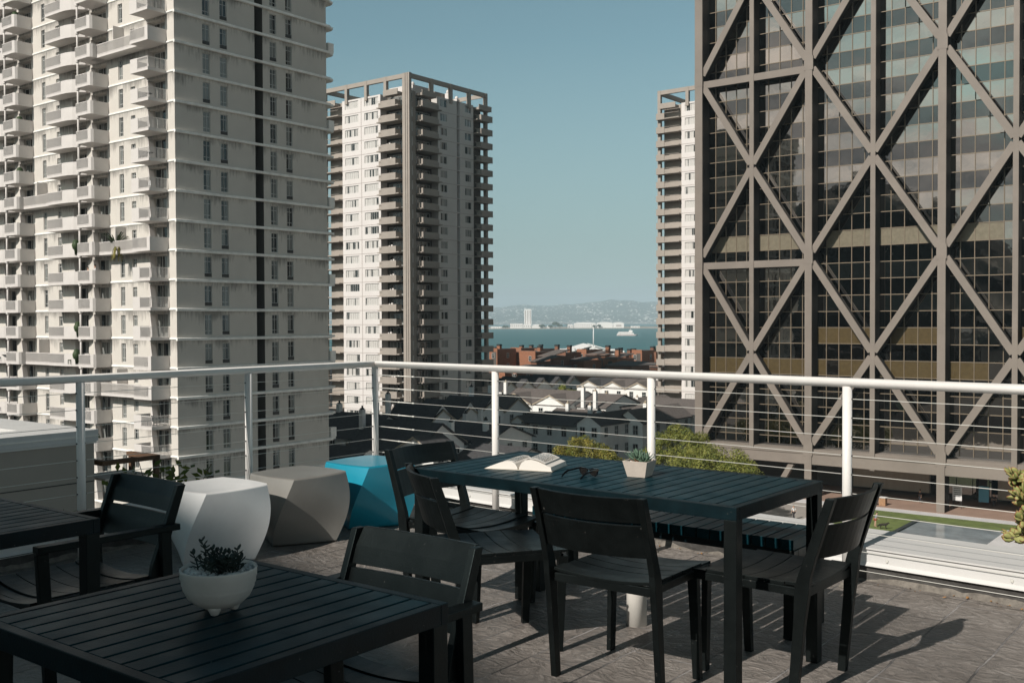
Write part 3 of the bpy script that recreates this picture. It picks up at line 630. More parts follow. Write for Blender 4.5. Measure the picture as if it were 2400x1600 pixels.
k = MB(); rosette(k, (-0.014, 0.0, h - .010), 9, 0.026, 0.012, 0.2, 0.9, rnd, 2); k.build('dry_leaves', M['dry'], r)

# bowl planter
r = thing('bowl_planter', 'white ribbed ceramic bowl on small feet with dark succulents and white pebbles', 'planter', g2w(-1.955, 1.437, 0.7408), GR)
prof = [(0.0, 0.012), (0.030, 0.012), (0.052, 0.020), (0.069, 0.036), (0.0775, 0.053), (0.079, 0.056), (0.0805, 0.064), (0.0825, 0.067), (0.083, 0.078), (0.0850, 0.081), (0.0852, 0.095), (0.0862, 0.099), (0.085, 0.1015), (0.081, 0.1005), (0.079, 0.094), (0.078, 0.086), (0, 0.085)]
k = MB(); k.lathe(prof, n=56); k.build('bowl', M['ceramic'], r)
for q in range(3):
    an = R(-52.35) + q * 2 * PI / 3; k = MB(); k.lathe([(0.005, 0), (0.009, 0.002), (0.015, 0.014), (0.022, 0.026)], n=14, c=(0.034 * math.cos(an), 0.034 * math.sin(an))); k.build('foot', M['ceramic'], r)
k = MB(); rnd = random.Random(8)
for i in range(420):
    q = math.sqrt(rnd.random()) * 0.074; an = rnd.uniform(0, 2 * PI); s = rnd.uniform(.003, .0062); z = 0.091
    k.lathe([(0, z), (s, z + s * .4), (s * .75, z + s * 1.1), (0, z + s * 1.35)], n=6, c=(q * math.cos(an), q * math.sin(an)))
k.build('pebbles', M['pebble'], r)
def stem_leaves(k, base, top, n, ln, wd, rnd, bend=(0, 0)):
    A, B = Vector(base), Vector(top)
    pts = [A.lerp(B, t) + Vector((bend[0], bend[1], 0)) * math.sin(PI * t) for t in (0, .33, .66, 1)]
    k.tube(pts, [.0022, .002, .0017, .0012], n=6)
    for i in range(n):
        t = (i + 1) / n; q = t * 3; j = min(2, int(q)); p = pts[j].lerp(pts[j + 1], q - j)
        for s_ in (0, 1):
            a = i * 1.35 + s_ * PI + rnd.uniform(-.3, .3); e = rnd.uniform(.05, .6) + t * .4
            d = Vector((math.cos(a) * math.cos(e), math.sin(a) * math.cos(e), math.sin(e))); s = Vector((-math.sin(a), math.cos(a), 0)); u = d.cross(s); l = ln * rnd.uniform(.75, 1.15)
            k.loft([[p + d * l * tt - s * wd / 2 * wq, p + d * l * tt - u * .0022 * wq, p + d * l * tt + s * wd / 2 * wq, p + d * l * tt + u * .0012 * wq] for tt, wq in ((0, .25), (.3, .85), (.65, 1), (.9, .55), (1, .1))])
k = MB(); rnd = random.Random(11)
for q in range(19):
    an = rnd.uniform(0, 2 * PI); rad = rnd.uniform(.0, .052); x, y = rad * math.cos(an), rad * math.sin(an) * .8; hh = rnd.uniform(.018, .040)
    stem_leaves(k, (x, y, 0.094), (x * 1.25 + rnd.uniform(-.01, .01), y * 1.2 + rnd.uniform(-.01, .01), 0.094 + hh), 5, .018, .0085, rnd, (rnd.uniform(-.006, .006), rnd.uniform(-.006, .006)))
stem_leaves(k, (-.050, -.005, 0.094), (-.046, -.012, .156), 7, .015, .007, rnd, (.008, .004))
stem_leaves(k, (-.030, .0, 0.094), (-.040, -.008, .140), 6, .016, .007, rnd, (.008, .004))
stem_leaves(k, (.036, .01, 0.094), (.046, .012, .132), 6, .022, .009, rnd); stem_leaves(k, (.052, .01, 0.094), (.062, .014, .124), 5, .022, .009, rnd)
for i in range(130):                                                     # small spiky haworthia on the right
    a = rnd.uniform(0, 2 * PI); e = rnd.uniform(-.1, 1.3); d = Vector((math.cos(a) * math.cos(e), math.sin(a) * math.cos(e), math.sin(e))); p = Vector((.038, -.026, .090)); s = Vector((-math.sin(a), math.cos(a), 0)); l = rnd.uniform(.018, .030)
    k.loft([[p - s * .0014, p + Vector((0, 0, .001)), p + s * .0014], [p + d * l - s * .0002, p + d * l + Vector((0, 0, .0002)), p + d * l + s * .0002]])
p = Vector((-.060, -.020, .092)); k.loft([[p + Vector((-.045 * t, -.014 * t, .012 * t + (-.012 * t * t))) + Vector(v) * wq for v in ((0, -.011, 0), (0, 0, -.003), (0, .011, 0), (0, 0, .002))] for t, wq in ((0, .4), (.35, 1), (.75, .8), (1, .15))])
k.build('succulents', M['succ'], r)

# open book
r = thing('open_book', 'thick open book lying on the long table left of the sunglasses', 'book', g2w(-2.775, 3.70, 0.7408), GR + R(17)); r.scale = (1, 1, .82)
W, D = 0.155, 0.215
k = MB(); k.prism([(-W - .004, 0.0), (W + .004, 0.0), (W + .004, .002), (.012, .003), (0, .004), (-.012, .003), (-W - .004, .002)], 'y', -D / 2 - .003, D / 2 + .003); k.build('cover', M['cover'], r)
def pages(prof, name):
    k = MB(); k.loft([[(x, y, z) for x, z in prof] for y in (-D / 2, D / 2)], smooth=False); return k.build(name, M['paper'], r)
left = [(-.004, .004), (-.004, .014), (-.014, .034), (-.030, .045), (-.055, .046), (-.085, .037), (-.115, .024), (-.140, .012), (-W, .0035), (-W, .0022)]
right = [(.004, .004), (W, .0022), (W - .004, .024), (W - .02, .030), (.115, .040), (.09, .052), (.06, .060), (.035, .056), (.015, .040), (.004, .014)]
pages(left, 'left_pages'); pages(right, 'right_pages')
k = MB(); rows = []                                                     # one page lifting above the right block
for x, z in ((.006, .018), (.02, .046), (.045, .0635), (.075, .062), (.10, .053), (.125, .040)): rows.append([(x, -D / 2 + .002, z), (x, D / 2 - .004, z + .001), (x, D / 2 - .004, z + .002), (x, -D / 2 + .002, z + .0012)])
k.loft(rows, smooth=False); k.build('loose_page', M['paper'], r)
k = MB(); rnd = random.Random(2)                                         # lines of print on both open pages
def zt(x):
    P = sorted(left[1:9] if x < 0 else [(a_, b_) for a_, b_ in ((.006, .0192), (.02, .0472), (.045, .0647), (.075, .0632), (.10, .0542), (.125, .0412))])
    for (a_, za), (b_, zb) in zip(P, P[1:]):
        if a_ <= x <= b_: return za + (zb - za) * (x - a_) / (b_ - a_)
    return P[-1][1]
for side in (-1, 1):
    for li in range(26):
        y = D / 2 - .022 - li * .0066; x = .022
        while x < (.118 if side > 0 else .128):
            e = min(x + rnd.uniform(.005, .014), .120 if side > 0 else .130); m_ = (x + e) / 2
            if rnd.random() < .97:
                q = [(side * x, zt(side * x) + .0008), (side * m_, zt(side * m_) + .0008), (side * e, zt(side * e) + .0008)]
                for (xa, za), (xb, zb) in zip(q, q[1:]): k.quad((xa, y, za), (xb, y, zb), (xb, y + .003, zb), (xa, y + .003, za))
            x = e + .0022
k.build('print', M['acet'], r)

# sunglasses
r = thing('sunglasses', 'black thick rimmed sunglasses with open temples beside the book', 'sunglasses', g2w(-2.40, 3.64, 0.7412), R(-46)); r.scale = (.8, .8, .8)
for s in (-1, 1):
    k = MB(); P = [(.006, .036), (.030, .043), (.062, .044), (.066, .034), (.060, .012), (.046, .002), (.026, .002), (.012, .014)]
    k.prism([(s * (x + (-.002 if 0 else 0)), z) for x, z in P], 'y', -.002, .002)
    inner = [(.5 * 0 + .036 + (x - .036) * .82, .024 + (z - .024) * .80) for x, z in P]
    o = MB(); o.loft([[(s * x, -.0035, z) for x, z in P], [(s * x, -.0035, z) for x, z in inner], [(s * x, .0035, z) for x, z in inner], [(s * x, .0035, z) for x, z in P], [(s * x, -.0035, z) for x, z in P]], smooth=False, caps=False)
    o.build('rim', M['acet'], r); k2 = MB(); k2.prism([(s * x, z) for x, z in inner], 'y', -.001, .001); k2.build('lens', M['lens'], r)
    k = MB(); k.loft([[(s * .066 + dx, y, z + dz) for dx, dz in ((-.002, -.005), (.002, -.005), (.002, .005), (-.002, .005))] for y, z in ((.003, .037), (-.03, .036), (-.09, .032), (-.115, .022), (-.138, .006))], smooth=False); k.build('temple', M['acet'], r)
k = MB(); k.tube([(-.008, 0, .033), (0, -.002, .036), (.008, 0, .033)], .003, n=8); k.build('bridge', M['acet'], r)

# jade plant reaching in at the right edge, in its planter just outside the frame
r = thing('jade_plant', 'green jade plant with red leaf edges reaching in at the right edge', 'plant', (1.685, 2.80, 0), 0)
k = MB(); k.loft([[(-s, -s, z), (s, -s, z), (s, s, z), (-s, s, z)] for s, z in ((.15, 0), (.19, .62), (.165, .62), (.155, .58))], smooth=False); k.build('planter', M['cpot'], r, bevel=.004)
k = MB(); rnd = random.Random(21); tips = []
def branch(p, d, l, rad, depth):
    q = p + d * l; k.tube([p, p.lerp(q, .5) + Vector((rnd.uniform(-.01, .01), rnd.uniform(-.01, .01), .005)), q], [rad, rad * .8, rad * .6], n=6)
    tips.append((q, d))
    if depth > 0:
        for i in range(3):
            a = rnd.uniform(0, 2 * PI); nd = (d + Vector((math.cos(a), math.sin(a), rnd.uniform(-.5, .6))) * .75).normalized(); branch(q, nd, l * .68, rad * .7, depth - 1)
base = Vector((0, 0, .58))
for tgt in ((-.36, -.07, .955), (-.33, -.03, .82), (-.34, -.10, .88), (-.37, -.05, 1.0), (-.30, 0, .93), (-.20, 0, 1.02), (0, .1, 1.05), (.18, 0, .95), (-.05, -.12, 1.0)):
    v = Vector(tgt) - base; k.tube([base, base + v * .4 + Vector((0, 0, .07)), base + v * .8], [.014, .010, .007], n=8)
    branch(base + v * .8, v.normalized(), .05, .006, 1)
k.build('stems', M['bark'], r)
k = MB()
for q, d in tips:
    for i in range(9):
        a = rnd.uniform(0, 2 * PI); e = rnd.uniform(-.5, 1.2); dd = Vector((math.cos(a) * math.cos(e), math.sin(a) * math.cos(e), math.sin(e))); dd = (dd + d * .3).normalized()
        s = dd.cross(Vector((rnd.uniform(-1, 1), rnd.uniform(-1, 1), rnd.uniform(-1, 1)))).normalized(); u = dd.cross(s); l = rnd.uniform(.02, .032); wd = l * .68; p = q + dd * .004 - d * rnd.uniform(0, .025)
        for mi, g in ((0, 1.0), (1, 1.06)):
            th = .0035 if mi == 0 else .0012
            k.loft([[p + dd * l * t * g + (s * math.cos(x) * wd / 2 * g + u * math.sin(x) * th) * wq for x in (0, PI / 3, 2 * PI / 3, PI, 4 * PI / 3, 5 * PI / 3)] for t, wq in ((0, .25), (.2, .65), (.5, 1), (.8, .85), (1, .25))], m=mi)
k.build('leaves', [M['jade'], M['jader']], r)
# ================================================================ APARTMENT TOWER ON THE LEFT (cream concrete)
GZ = -22.4
def win_mesh(w, h, depth, gm, fm, bars_v, bars_h=(), fr=0.06, label=None):
    """frame + glass; local x along wall, z up, y=0 the wall face, glass set back; origin at bottom left"""
    f = MB(); y0, y1 = depth - 0.10, depth - 0.02
    f.box(0, fr, y0, y1, 0, h); f.box(w - fr, w, y0, y1, 0, h); f.box(fr, w - fr, y0, y1, 0, fr); f.box(fr, w - fr, y0, y1, h - fr, h)
    for b in bars_v: f.box(b * w - fr * .4, b * w + fr * .4, y0 + .005, y1, fr, h - fr)
    for b in bars_h: f.box(fr, w - fr, y0 + .008, y1 - .001, b * h - fr * .4, b * h + fr * .4)
    g = MB(); g.quad((0.01, depth - 0.05, 0.01), (w - .01, depth - 0.05, 0.01), (w - .01, depth - 0.05, h - .01), (0.01, depth - 0.05, h - .01))
    fo = f.build('window', fm); go = g.build('glass', gm); go.parent = fo
    return fo
def put(src, name, parent, loc, rz=0.0):
    c = dup(src, parent); c.location = loc; c.rotation_euler = (0, 0, rz); c.name = name
    return c
def drop(o):
    for ch in list(o.children): drop(ch)
    bpy.data.objects.remove(o)

tw = thing('apartment_tower', 'tall cream concrete apartment tower at left with stacked white balconies', 'tower', g2w(-85.39, 58.28, 0), GR)
FH = 2.835; Z0 = 31.07; K0, K1 = -2, 17
ztop = Z0 + FH * 2.9; ks = list(range(K0, K1 + 1)); zf = lambda k: Z0 - FH * k     # top of the floor band
WD, DP = 46.0, 19.2
units = [0.0, -11.2, -26.3]
holes_f = []; doors = []; talls = []; smalls = []
for k in ks:
    z = zf(k)
    doors.append((-4.45, z)); holes_f.append((-4.45, -1.45, z + .05, z + 2.32, 0.95))
    smalls.append((-7.36, z)); holes_f.append((-7.36, -6.60, z + 1.10, z + 2.15, .22))
    talls.append((-9.5, z)); holes_f.append((-9.5, -8.72, z + .30, z + 2.2, .22))
    for o_ in units[1:]:
        doors.append((o_ - 3.4, z)); holes_f.append((o_ - 3.4, o_ - .45, z + .05, z + 2.32, .9))
        doors.append((o_ - 7.2, z)); holes_f.append((o_ - 7.2, o_ - 4.4, z + .05, z + 2.32, .9))
        if o_ > -40:
            smalls.append((o_ - 10.3, z)); holes_f.append((o_ - 10.3, o_ - 9.55, z + 1.10, z + 2.15, .22))
            talls.append((o_ - 13.3, z)); holes_f.append((o_ - 13.3, o_ - 12.55, z + .30, z + 2.2, .22))
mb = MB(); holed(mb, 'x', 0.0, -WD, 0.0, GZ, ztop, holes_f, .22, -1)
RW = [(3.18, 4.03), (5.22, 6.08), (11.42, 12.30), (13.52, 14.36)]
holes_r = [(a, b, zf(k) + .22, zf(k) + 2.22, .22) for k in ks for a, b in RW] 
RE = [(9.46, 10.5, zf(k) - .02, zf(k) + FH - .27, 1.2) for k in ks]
holed(mb, 'y', 0.0, 0.0, 8.8, GZ, ztop, [h for h in holes_r if h[0] < 8.8], .22, 1); holed(mb, 'y', 0.0, 8.8, 11.0, GZ, ztop, RE, 1.2, 1, mr=1); holed(mb, 'y', 0.0, 11.0, DP, GZ, ztop, [h for h in holes_r if h[0] > 11], .22, 1)  # slot reveals coloured dark for their shade
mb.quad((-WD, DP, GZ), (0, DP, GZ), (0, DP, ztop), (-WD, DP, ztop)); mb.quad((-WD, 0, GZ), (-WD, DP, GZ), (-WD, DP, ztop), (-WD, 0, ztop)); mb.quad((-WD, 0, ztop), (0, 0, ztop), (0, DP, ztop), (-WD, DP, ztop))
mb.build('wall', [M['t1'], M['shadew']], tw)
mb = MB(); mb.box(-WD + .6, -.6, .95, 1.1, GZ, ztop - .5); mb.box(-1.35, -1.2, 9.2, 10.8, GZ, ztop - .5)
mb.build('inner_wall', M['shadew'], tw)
sd = win_mesh(2.98, 2.28, 0.9, M['gl1'], M['frame'], (.33, .66), (), .06)
jb = MB(); jb.prism([(0.002, .03), (.42, .03), (.03, 2.27), (0.002, 2.27)], 'y', .002, .55); jb.build('jamb', M['t1b'], sd)
tl = win_mesh(.78, 1.9, .2, M['gl1'], M['frame'], (.5,), (.22, .78), .06)
sm = win_mesh(.76, 1.05, .2, M['gl1'], M['frame'], (.5,), (.7,), .06)
rw = win_mesh(.86, 2.0, .2, M['gl1'], M['frame'], (.5,), (.2, .76), .05)
ac = MB(); ac.box(.06, .80, -.02, .16, .05, .36); aco = ac.build('air_conditioner', M['dark_fit'])
for x, z in doors: put(sd, 'sliding_door', tw, (x, 0, z + .03))
for x, z in talls: put(tl, 'narrow_window', tw, (x, 0, z + .30))
for x, z in smalls: put(sm, 'small_window', tw, (x, 0, z + 1.10))
rnd = random.Random(4)
for k in ks:
    for a, b in RW:
        q = put(rw, 'window', tw, (0, a - .005, zf(k) + .22), R(90))
        if rnd.random() < .45: put(aco, 'air_conditioner', q, (0, 0, 0))
for q in (sd, tl, sm, rw, aco): drop(q)
for k in ks:
    mb = MB(); z = zf(k)
    mb.loft([[(.0005 + s_, y, z), (.24 + s_, y, z - .05), (.24 + s_, y, z - .29), (.0005 + s_, y, z - .31)] for y, s_ in ((-.12, 0), (DP + .45, 0))], smooth=False); mb.prism([(-.0005, z), (-.10, z - .05), (-.10, z - .17), (-.0005, z - .25)], 'x', -WD, -.001)
    mb.build('floor_band', M['t1s'], tw)

def railing(mb, p, q, h=1.0, step=.14):
    p, q = Vector(p), Vector(q); d = q - p; n = max(2, int(d.length / step)); s = d.normalized() * .025
    for i in range(n + 1):
        c = p + d * (i / n); mb.box(c.x - .02, c.x + .02, c.y - .02, c.y + .02, c.z, c.z + h)
    a = d.normalized(); pr = Vector((-a.y, a.x, 0)) * .035
    for zz in (0.02, h):
        mb.loft([[c - pr + Vector((0, 0, zz)), c + pr + Vector((0, 0, zz)), c + pr + Vector((0, 0, zz + .06)), c - pr + Vector((0, 0, zz + .06))] for c in (p, q)], smooth=False)
def balcony(kind):
    """origin: right end on the wall at the floor-band top"""
    b = MB(); r = MB(); pan = MB()
    if kind == 'corner':
        w_, p = 2.95, 2.05; b.prism([(0, 0), (0, -p), (-w_, -p), (-w_, -.6), (-w_ - .5, 0)], 'z', -.24, 0)
        railing(r, (-.03, -.1, 0), (-.03, -p + .05, 0)); railing(r, (-.05, -p + .03, 0), (-w_ + 1.25, -p + .03, 0)); pan.box(-w_, -w_ + 1.2, -p, -p + .06, .001, 1.1); pan.box(-w_, -w_ + .06, -p + .061, -.3, .001, 1.1)
    elif kind == 'panel':
        w_, p = 2.75, 2.05; b.prism([(0, 0), (0, -p + .35), (-.12, -p + .1), (-.4, -p), (-w_, -p), (-w_ - .3, 0)], 'z', -.24, 0)
        pan.prism([(0, -.02), (0, -p + .35), (-.12, -p + .1), (-.4, -p), (-.4, -p + .07), (-.17, -p + .17), (-.07, -p + .38), (-.07, -.02)], 'z', .001, 1.1); railing(r, (-.45, -p + .03, 0), (-w_ + .05, -p + .03, 0), step=.11); pan.box(-.5, -.4, -p - .001, -p + .08, .001, 1.12)
        b.tube([(-w_ + .15, -p + .2, 0), (-w_ + .15, -p + .2, FH - .24)], .10, n=10); b.lathe([(.1, FH - .5), (.24, FH - .26)], n=10, c=(-w_ + .15, -p + .2))
    elif kind == 'solid':
        w_, p = 2.95, 2.05; b.prism([(0, 0), (0, -p), (-w_, -p), (-w_, -.6), (-w_ - .5, 0)], 'z', -.24, 0)
        pan.box(-.07, 0, -p + .071, -.02, .001, 1.1); pan.box(-.5, 0, -p, -p + .07, .001, 1.1); railing(r, (-.5, -p + .03, 0), (-w_ + .05, -p + .03, 0), step=.11)
    elif kind == 'curved':
        w_, p = 6.0, 1.6; arc = [(-.0, -.5), (-.5, -.95), (-1.2, -1.35), (-2.0, -1.55), (-2.9, -p)]
        b.prism([(0, 0)] + arc + [(-w_, -p), (-w_ - .2, 0)], 'z', -.24, 0); pan.prism(arc + [(x * 1.0 + .0, y + .07) for x, y in arc[::-1]], 'z', .001, 1.1)
        railing(r, (-2.95, -p + .03, 0), (-w_ + .05, -p + .03, 0), step=.11)
    elif kind == 'link':
        w_, p = 8.5, 1.25; b.box(-w_, 0, -p, 0, -.24, -.002); railing(r, (0, -p + .03, 0), (-w_, -p + .03, 0), step=.12)
        pan.box(-w_ / 2 - .04, -w_ / 2 + .04, -p + .08, -.01, 0, 2.5)
    if pan.v:
        off = len(b.v); b.v += pan.v; b.f += [tuple(i + off for i in f) for f in pan.f]; b.m += pan.m; b.sm += pan.sm
    bo = b.build('balcony', M['t1b']); ro = r.build('railing', M['t1b'], bo); return bo
kinds = {q: balcony(q) for q in ('corner', 'panel', 'curved', 'solid', 'link')}
linked1 = {1, 8, 13}; linked2 = {6, 12}
cnt = 0
for k in ks:
    if k > 15: continue
    z = zf(k)
    put(kinds['solid' if k in (1, 8, 12, 13) else 'corner'], 'balcony', tw, (-1.2, 0, z)); put(kinds['panel'], 'balcony', tw, (-11.3, 0, z)); put(kinds['curved'], 'balcony', tw, (-14.75, 0, z))
    put(kinds['panel'], 'balcony', tw, (-26.4, 0, z)); put(kinds['curved'], 'balcony', tw, (-29.85, 0, z))
fur = []
for q in range(3):
    f = MB(); f.box(-2.2, -1.75, -1.5, -1.05, .4, .45); f.box(-2.2, -1.75, -1.09, -1.05, .45, .95)
    for xx in (-2.2, -1.8):
        for yy in (-1.5, -1.1): f.box(xx, xx + .05, yy, yy + .05, 0, .399)
    if q > 0: f.lathe([(.02, 0), (.02, .7), (.4, .71), (.4, .74), (0, .74)], n=10, c=(-1.2, -1.1))
    if q > 1: f.lathe([(.15, 0), (.2, .5), (.35, .6), (.45, 1.0), (.25, 1.5), (0, 1.6)], n=7, c=(-.6, -1.4))
    fur.append(f.build('balcony_furniture', M['clw' if q == 0 else 'clb' if q == 1 else 'leafd']))
rnd = random.Random(6)
for b_ in [o_ for o_ in list(tw.children) if o_.name.startswith('balcony')]:
    if rnd.random() < .42: put(rnd.choice(fur), 'balcony_furniture', b_, (rnd.uniform(-.5, .2), rnd.uniform(-.2, .5), 0))
for q in fur: drop(q)
for k in linked1: put(kinds['link'], 'linking_balcony', tw, (-4.25, 0, zf(k)))
for k in linked2: put(kinds['link'], 'linking_balcony', tw, (-19.4, 0, zf(k)))
for q in kinds.values(): drop(q)
mb = MB()                                         # ends of the balconies on the far side, seen past the right edge
for k in ks:
    z = zf(k)
    mb.prism([(-2.2, DP + .001), (-.2, DP + .001), (-.3, DP + 1.3), (-.9, DP + 1.6), (-2.2, DP + 1.6)], 'z', z - .24, z)
    if k % 3 == 0: mb.box(-.9, -.3, DP + .6, DP + 1.4, z, z + 1.05)
mb.build('rear_balcony', M['t1s'], tw)
# balcony plants and people
def frond_plant(name, label, loc, h, n, seed, mt, droop=.6, rz=0):
    r = thing(name, label, 'plant', loc, rz); k = MB(); rnd = random.Random(seed)
    k.lathe([(0, 0), (.16, 0), (.22, .35), (0, .33)], n=10); k.build('pot', M['cpot'], r)
    k = MB()
    for i in range(n):
        a = rnd.uniform(0, 2 * PI); l = h * rnd.uniform(.5, .9); base = Vector((0, 0, .3)) + Vector((math.cos(a), math.sin(a), 0)) * .05; s = Vector((-math.sin(a), math.cos(a), 0))
        rr = []
        for t in (0, .3, .6, .85, 1): rr.append((base + Vector((math.cos(a) * l * .7 * t, math.sin(a) * l * .7 * t, l * (1.3 * t - droop * t * t))), .09 * (.3 + t * (1.3 - t * 1.25))))
        for (p, a_), (q, b_) in zip(rr, rr[1:]): k.quad(p - s * a_, p + s * a_, q + s * b_, q - s * b_)
    k.build('leaves', mt, r); return r
T1W = lambda x, y, z: g2w(-85.39 + x, 58.28 + y, z)
frond_plant('potted_palm', 'bushy potted palm standing on the linking balcony of the left tower', T1W(-9.0, -.75, zf(8) + 0.0), 2.6, 46, 3, M['leafd'])
frond_plant('hanging_plant', 'yellow green trailing plant hanging over the balcony rail below the palm', T1W(-7.7, -1.45, zf(8) + .05), 1.0, 30, 9, M['leafr'], droop=2.9)

# ================================================================ the two white towers with tan balconies
def panel_tower(label, ox, oy, full=True, group='white panelled apartment towers with tan balconies'):
    t = thing('apartment_tower', label, 'tower', g2w(ox, oy, 0), GR, group)
    S = 24.0; fh = 2.85; zt = 46.3; n = 24; zk = lambda k: zt - 1.22 - fh * (k + 1) + fh   # window head level per storey
    zz = [zt - .0 - fh * (k + 1) for k in range(n)]                                      # floor level of storey k
    hf = []; hr = []
    for z in zz:
        hf += [(-17.75, -13.86, z + 1.0, z + 2.5, .22), (-12.14, -8.23, z + 1.0, z + 2.5, .22), (-1.45, -.35, z + .7, z + 2.5, .15)]
        hr += [(9.31, 11.3, z + 1.0, z + 2.5, .2), (16.93, 18.95, z + 1.0, z + 2.5, .2), (.5, 1.6, z + .7, z + 2.5, .15)]
    mb = MB()
    holed(mb, 'x', 0.0, -18.55, -7.62, GZ, zt, [h for h in hf if h[0] < -7.6], .22, -1, m=0)
    holed(mb, 'x', 0.35, -1.68, 0.0, GZ, zt, [h for h in hf if h[0] > -2], .15, -1, m=1)
    mb.box(-18.55, -18.35, .001, 1.8, GZ, zt, m=0); mb.box(-7.82, -7.62, .001, 1.8, GZ, zt, m=0)
    mb.quad((-S + .9, .9, GZ), (-18.551, .9, GZ), (-18.551, .9, zt), (-S + .9, .9, zt), m=1); mb.quad((-7.62, 1.8, GZ), (-1.68, 1.8, GZ), (-1.68, 1.8, zt), (-7.62, 1.8, zt), m=2); mb.quad((-1.68, .35, GZ), (-1.68, 1.8, GZ), (-1.68, 1.8, zt), (-1.68, .35, zt), m=1)
    if full:
        mb.quad((-.88, 14.34, GZ), (-.88, 15.29, GZ), (-.88, 15.29, zt), (-.88, 14.34, zt), m=2)  # dark sheet stands in for the slot's shade
        holed(mb, 'y', 0.0, 8.57, 19.66, GZ, zt, [h for h in hr if h[0] > 8] + [(14.34, 15.29, z + .15, z + fh, .9) for z in zz], .2, 1, m=3)
        holed(mb, 'y', -.35, .35, 2.42, GZ, zt, [h for h in hr if h[0] < 2], .15, 1, m=1)
        mb.quad((-1.8, 2.42, GZ), (-1.8, 8.57, GZ), (-1.8, 8.57, zt), (-1.8, 2.42, zt), m=2); mb.quad((-1.8, 8.57, GZ), (0, 8.57, GZ), (0, 8.57, zt), (-1.8, 8.57, zt), m=3); mb.quad((-1.8, 2.42, GZ), (-.35, 2.42, GZ), (-.35, 2.42, zt), (-1.8, 2.42, zt), m=1)
        mb.quad((-.9, 19.66, GZ), (0, 19.66, GZ), (0, 19.66, zt), (-.9, 19.66, zt), m=1); mb.quad((-.9, 19.66, GZ), (-.9, S - .9, GZ), (-.9, S - .9, zt), (-.9, 19.66, zt), m=2)
    mb.quad((-S + .9, 1.801, zt - .3), (-1.801, 1.801, zt - .3), (-1.801, S - .9, zt - .3), (-S + .9, S - .9, zt - .3), m=1)
    mb.quad((-S + .9, S - .9, GZ), (-.9, S - .9, GZ), (-.9, S - .9, zt), (-S + .9, S - .9, zt), m=1); mb.quad((-S + .9, .9, GZ), (-S + .9, S - .9, GZ), (-S + .9, S - .9, zt), (-S + .9, .9, zt), m=1)
    mb.build('wall', [M['t2'], M['t2t'], M['shadew'], M['t2g'] if 't2g' in M else M['t2']], t)
    mb = MB()                                       # panel joints
    for z in zz:
        mb.box(-18.55, -7.62, -.035, -.001, z - .03, z + .05)
        if full: mb.box(.001, .03, 8.57, 14.34, z - .05, z + .06); mb.box(.001, .03, 15.29, 19.66, z - .05, z + .06)
    mb.box(-13.1, -12.95, -.02, -.0012, GZ, zt)
    mb.build('panel_joint', M['t2j'], t)
    mb = MB(); mb.box(-1.3, -.55, -.35, .34, GZ, 49.45); mb.box(-.42, 0, -.35, .34, GZ, 49.45); mb.build('corner_column', M['t2t'], t)
    mb = MB(); mb.box(.12, .55, -.35, .35, GZ, 49.45); mb.build('corner_fin', M['t2t'], t)
    zb, zc = 48.55, 49.4
    for xa, xb in ((-S + .7, -18.0), (-17.0, -12.3), (-11.5, -6.6), (-5.8, -1.31)):     # roof frame beams
        pass
    mb = MB(); mb.box(-S + .702, -1.31, -.3, .3, zb, zc); mb.box(-.3, .3, .351, S - .702, zb, zc); mb.box(-S + .702, -.702, S - .3 - .35, S - .35, zb, zc); mb.box(-S, -S + .6, .351, S - .702, zb, zc); mb.build('roof_beam', M['t2t'], t)
    for x in (-S + .35, -17.1, -11.45, -6.0):
        mb = MB(); mb.box(x - .35, x + .35, -.35, .35, (GZ if x < -20 else zt - .8), zc + .02); mb.build('roof_post', M['t2t'], t)
    for y in (6.6, 12.4, 18.2, S - .35):
        mb = MB(); mb.box(-.35, .35, y - .35, y + .35, (GZ if y > 20 else zt - .8), zc + .02); mb.build('roof_post', M['t2t'], t)
    mb = MB(); mb.box(-S, -S + .7, S - .7, S, zt - .8, zc + .02); mb.build('roof_post', M['t2t'], t)
    mb = MB(); mb.box(-9.0, -2.6, 4, 9, zt - .3, 48.3); mb.build('penthouse', M['t2'], t)
    mb = MB(); mb.box(-6, -2.3, 10.2, 15, zt - .3, 47.9); mb.build('penthouse', M['t2t'], t)
    for x, y in ((-17, 6), (-3.2, 2.6), (-2.2, 3.6), (-4, 19), (-1.6, 13.5)):
        mb = MB(); mb.box(x - .45, x + .45, y - .45, y + .45, zt - .3, zt + 1.6); mb.lathe([(.35, zt + 1.6), (.4, zt + 1.9), (.3, zt + 2.2), (0, zt + 2.4)], n=10, c=(x, y)); mb.build('vent', M['t2'], t)
    # windows
    w1 = win_mesh(3.89, 1.5, .2, M['gl2'], M['frame'], (.17, .34, .5, .66, .83), (), .07); cw = win_mesh(1.1, 1.8, .13, M['gl2'], M['frame'], (.5,), (.25,), .06); w2 = win_mesh(2.0, 1.5, .18, M['gl3b'] if 'gl3b' in M else M['gl2'], M['frame'], (.5,), (), .06)
    sdw = win_mesh(4.8, 2.2, .2, M['gl1'], M['frame'], (.2, .4, .6, .8), (), .07)
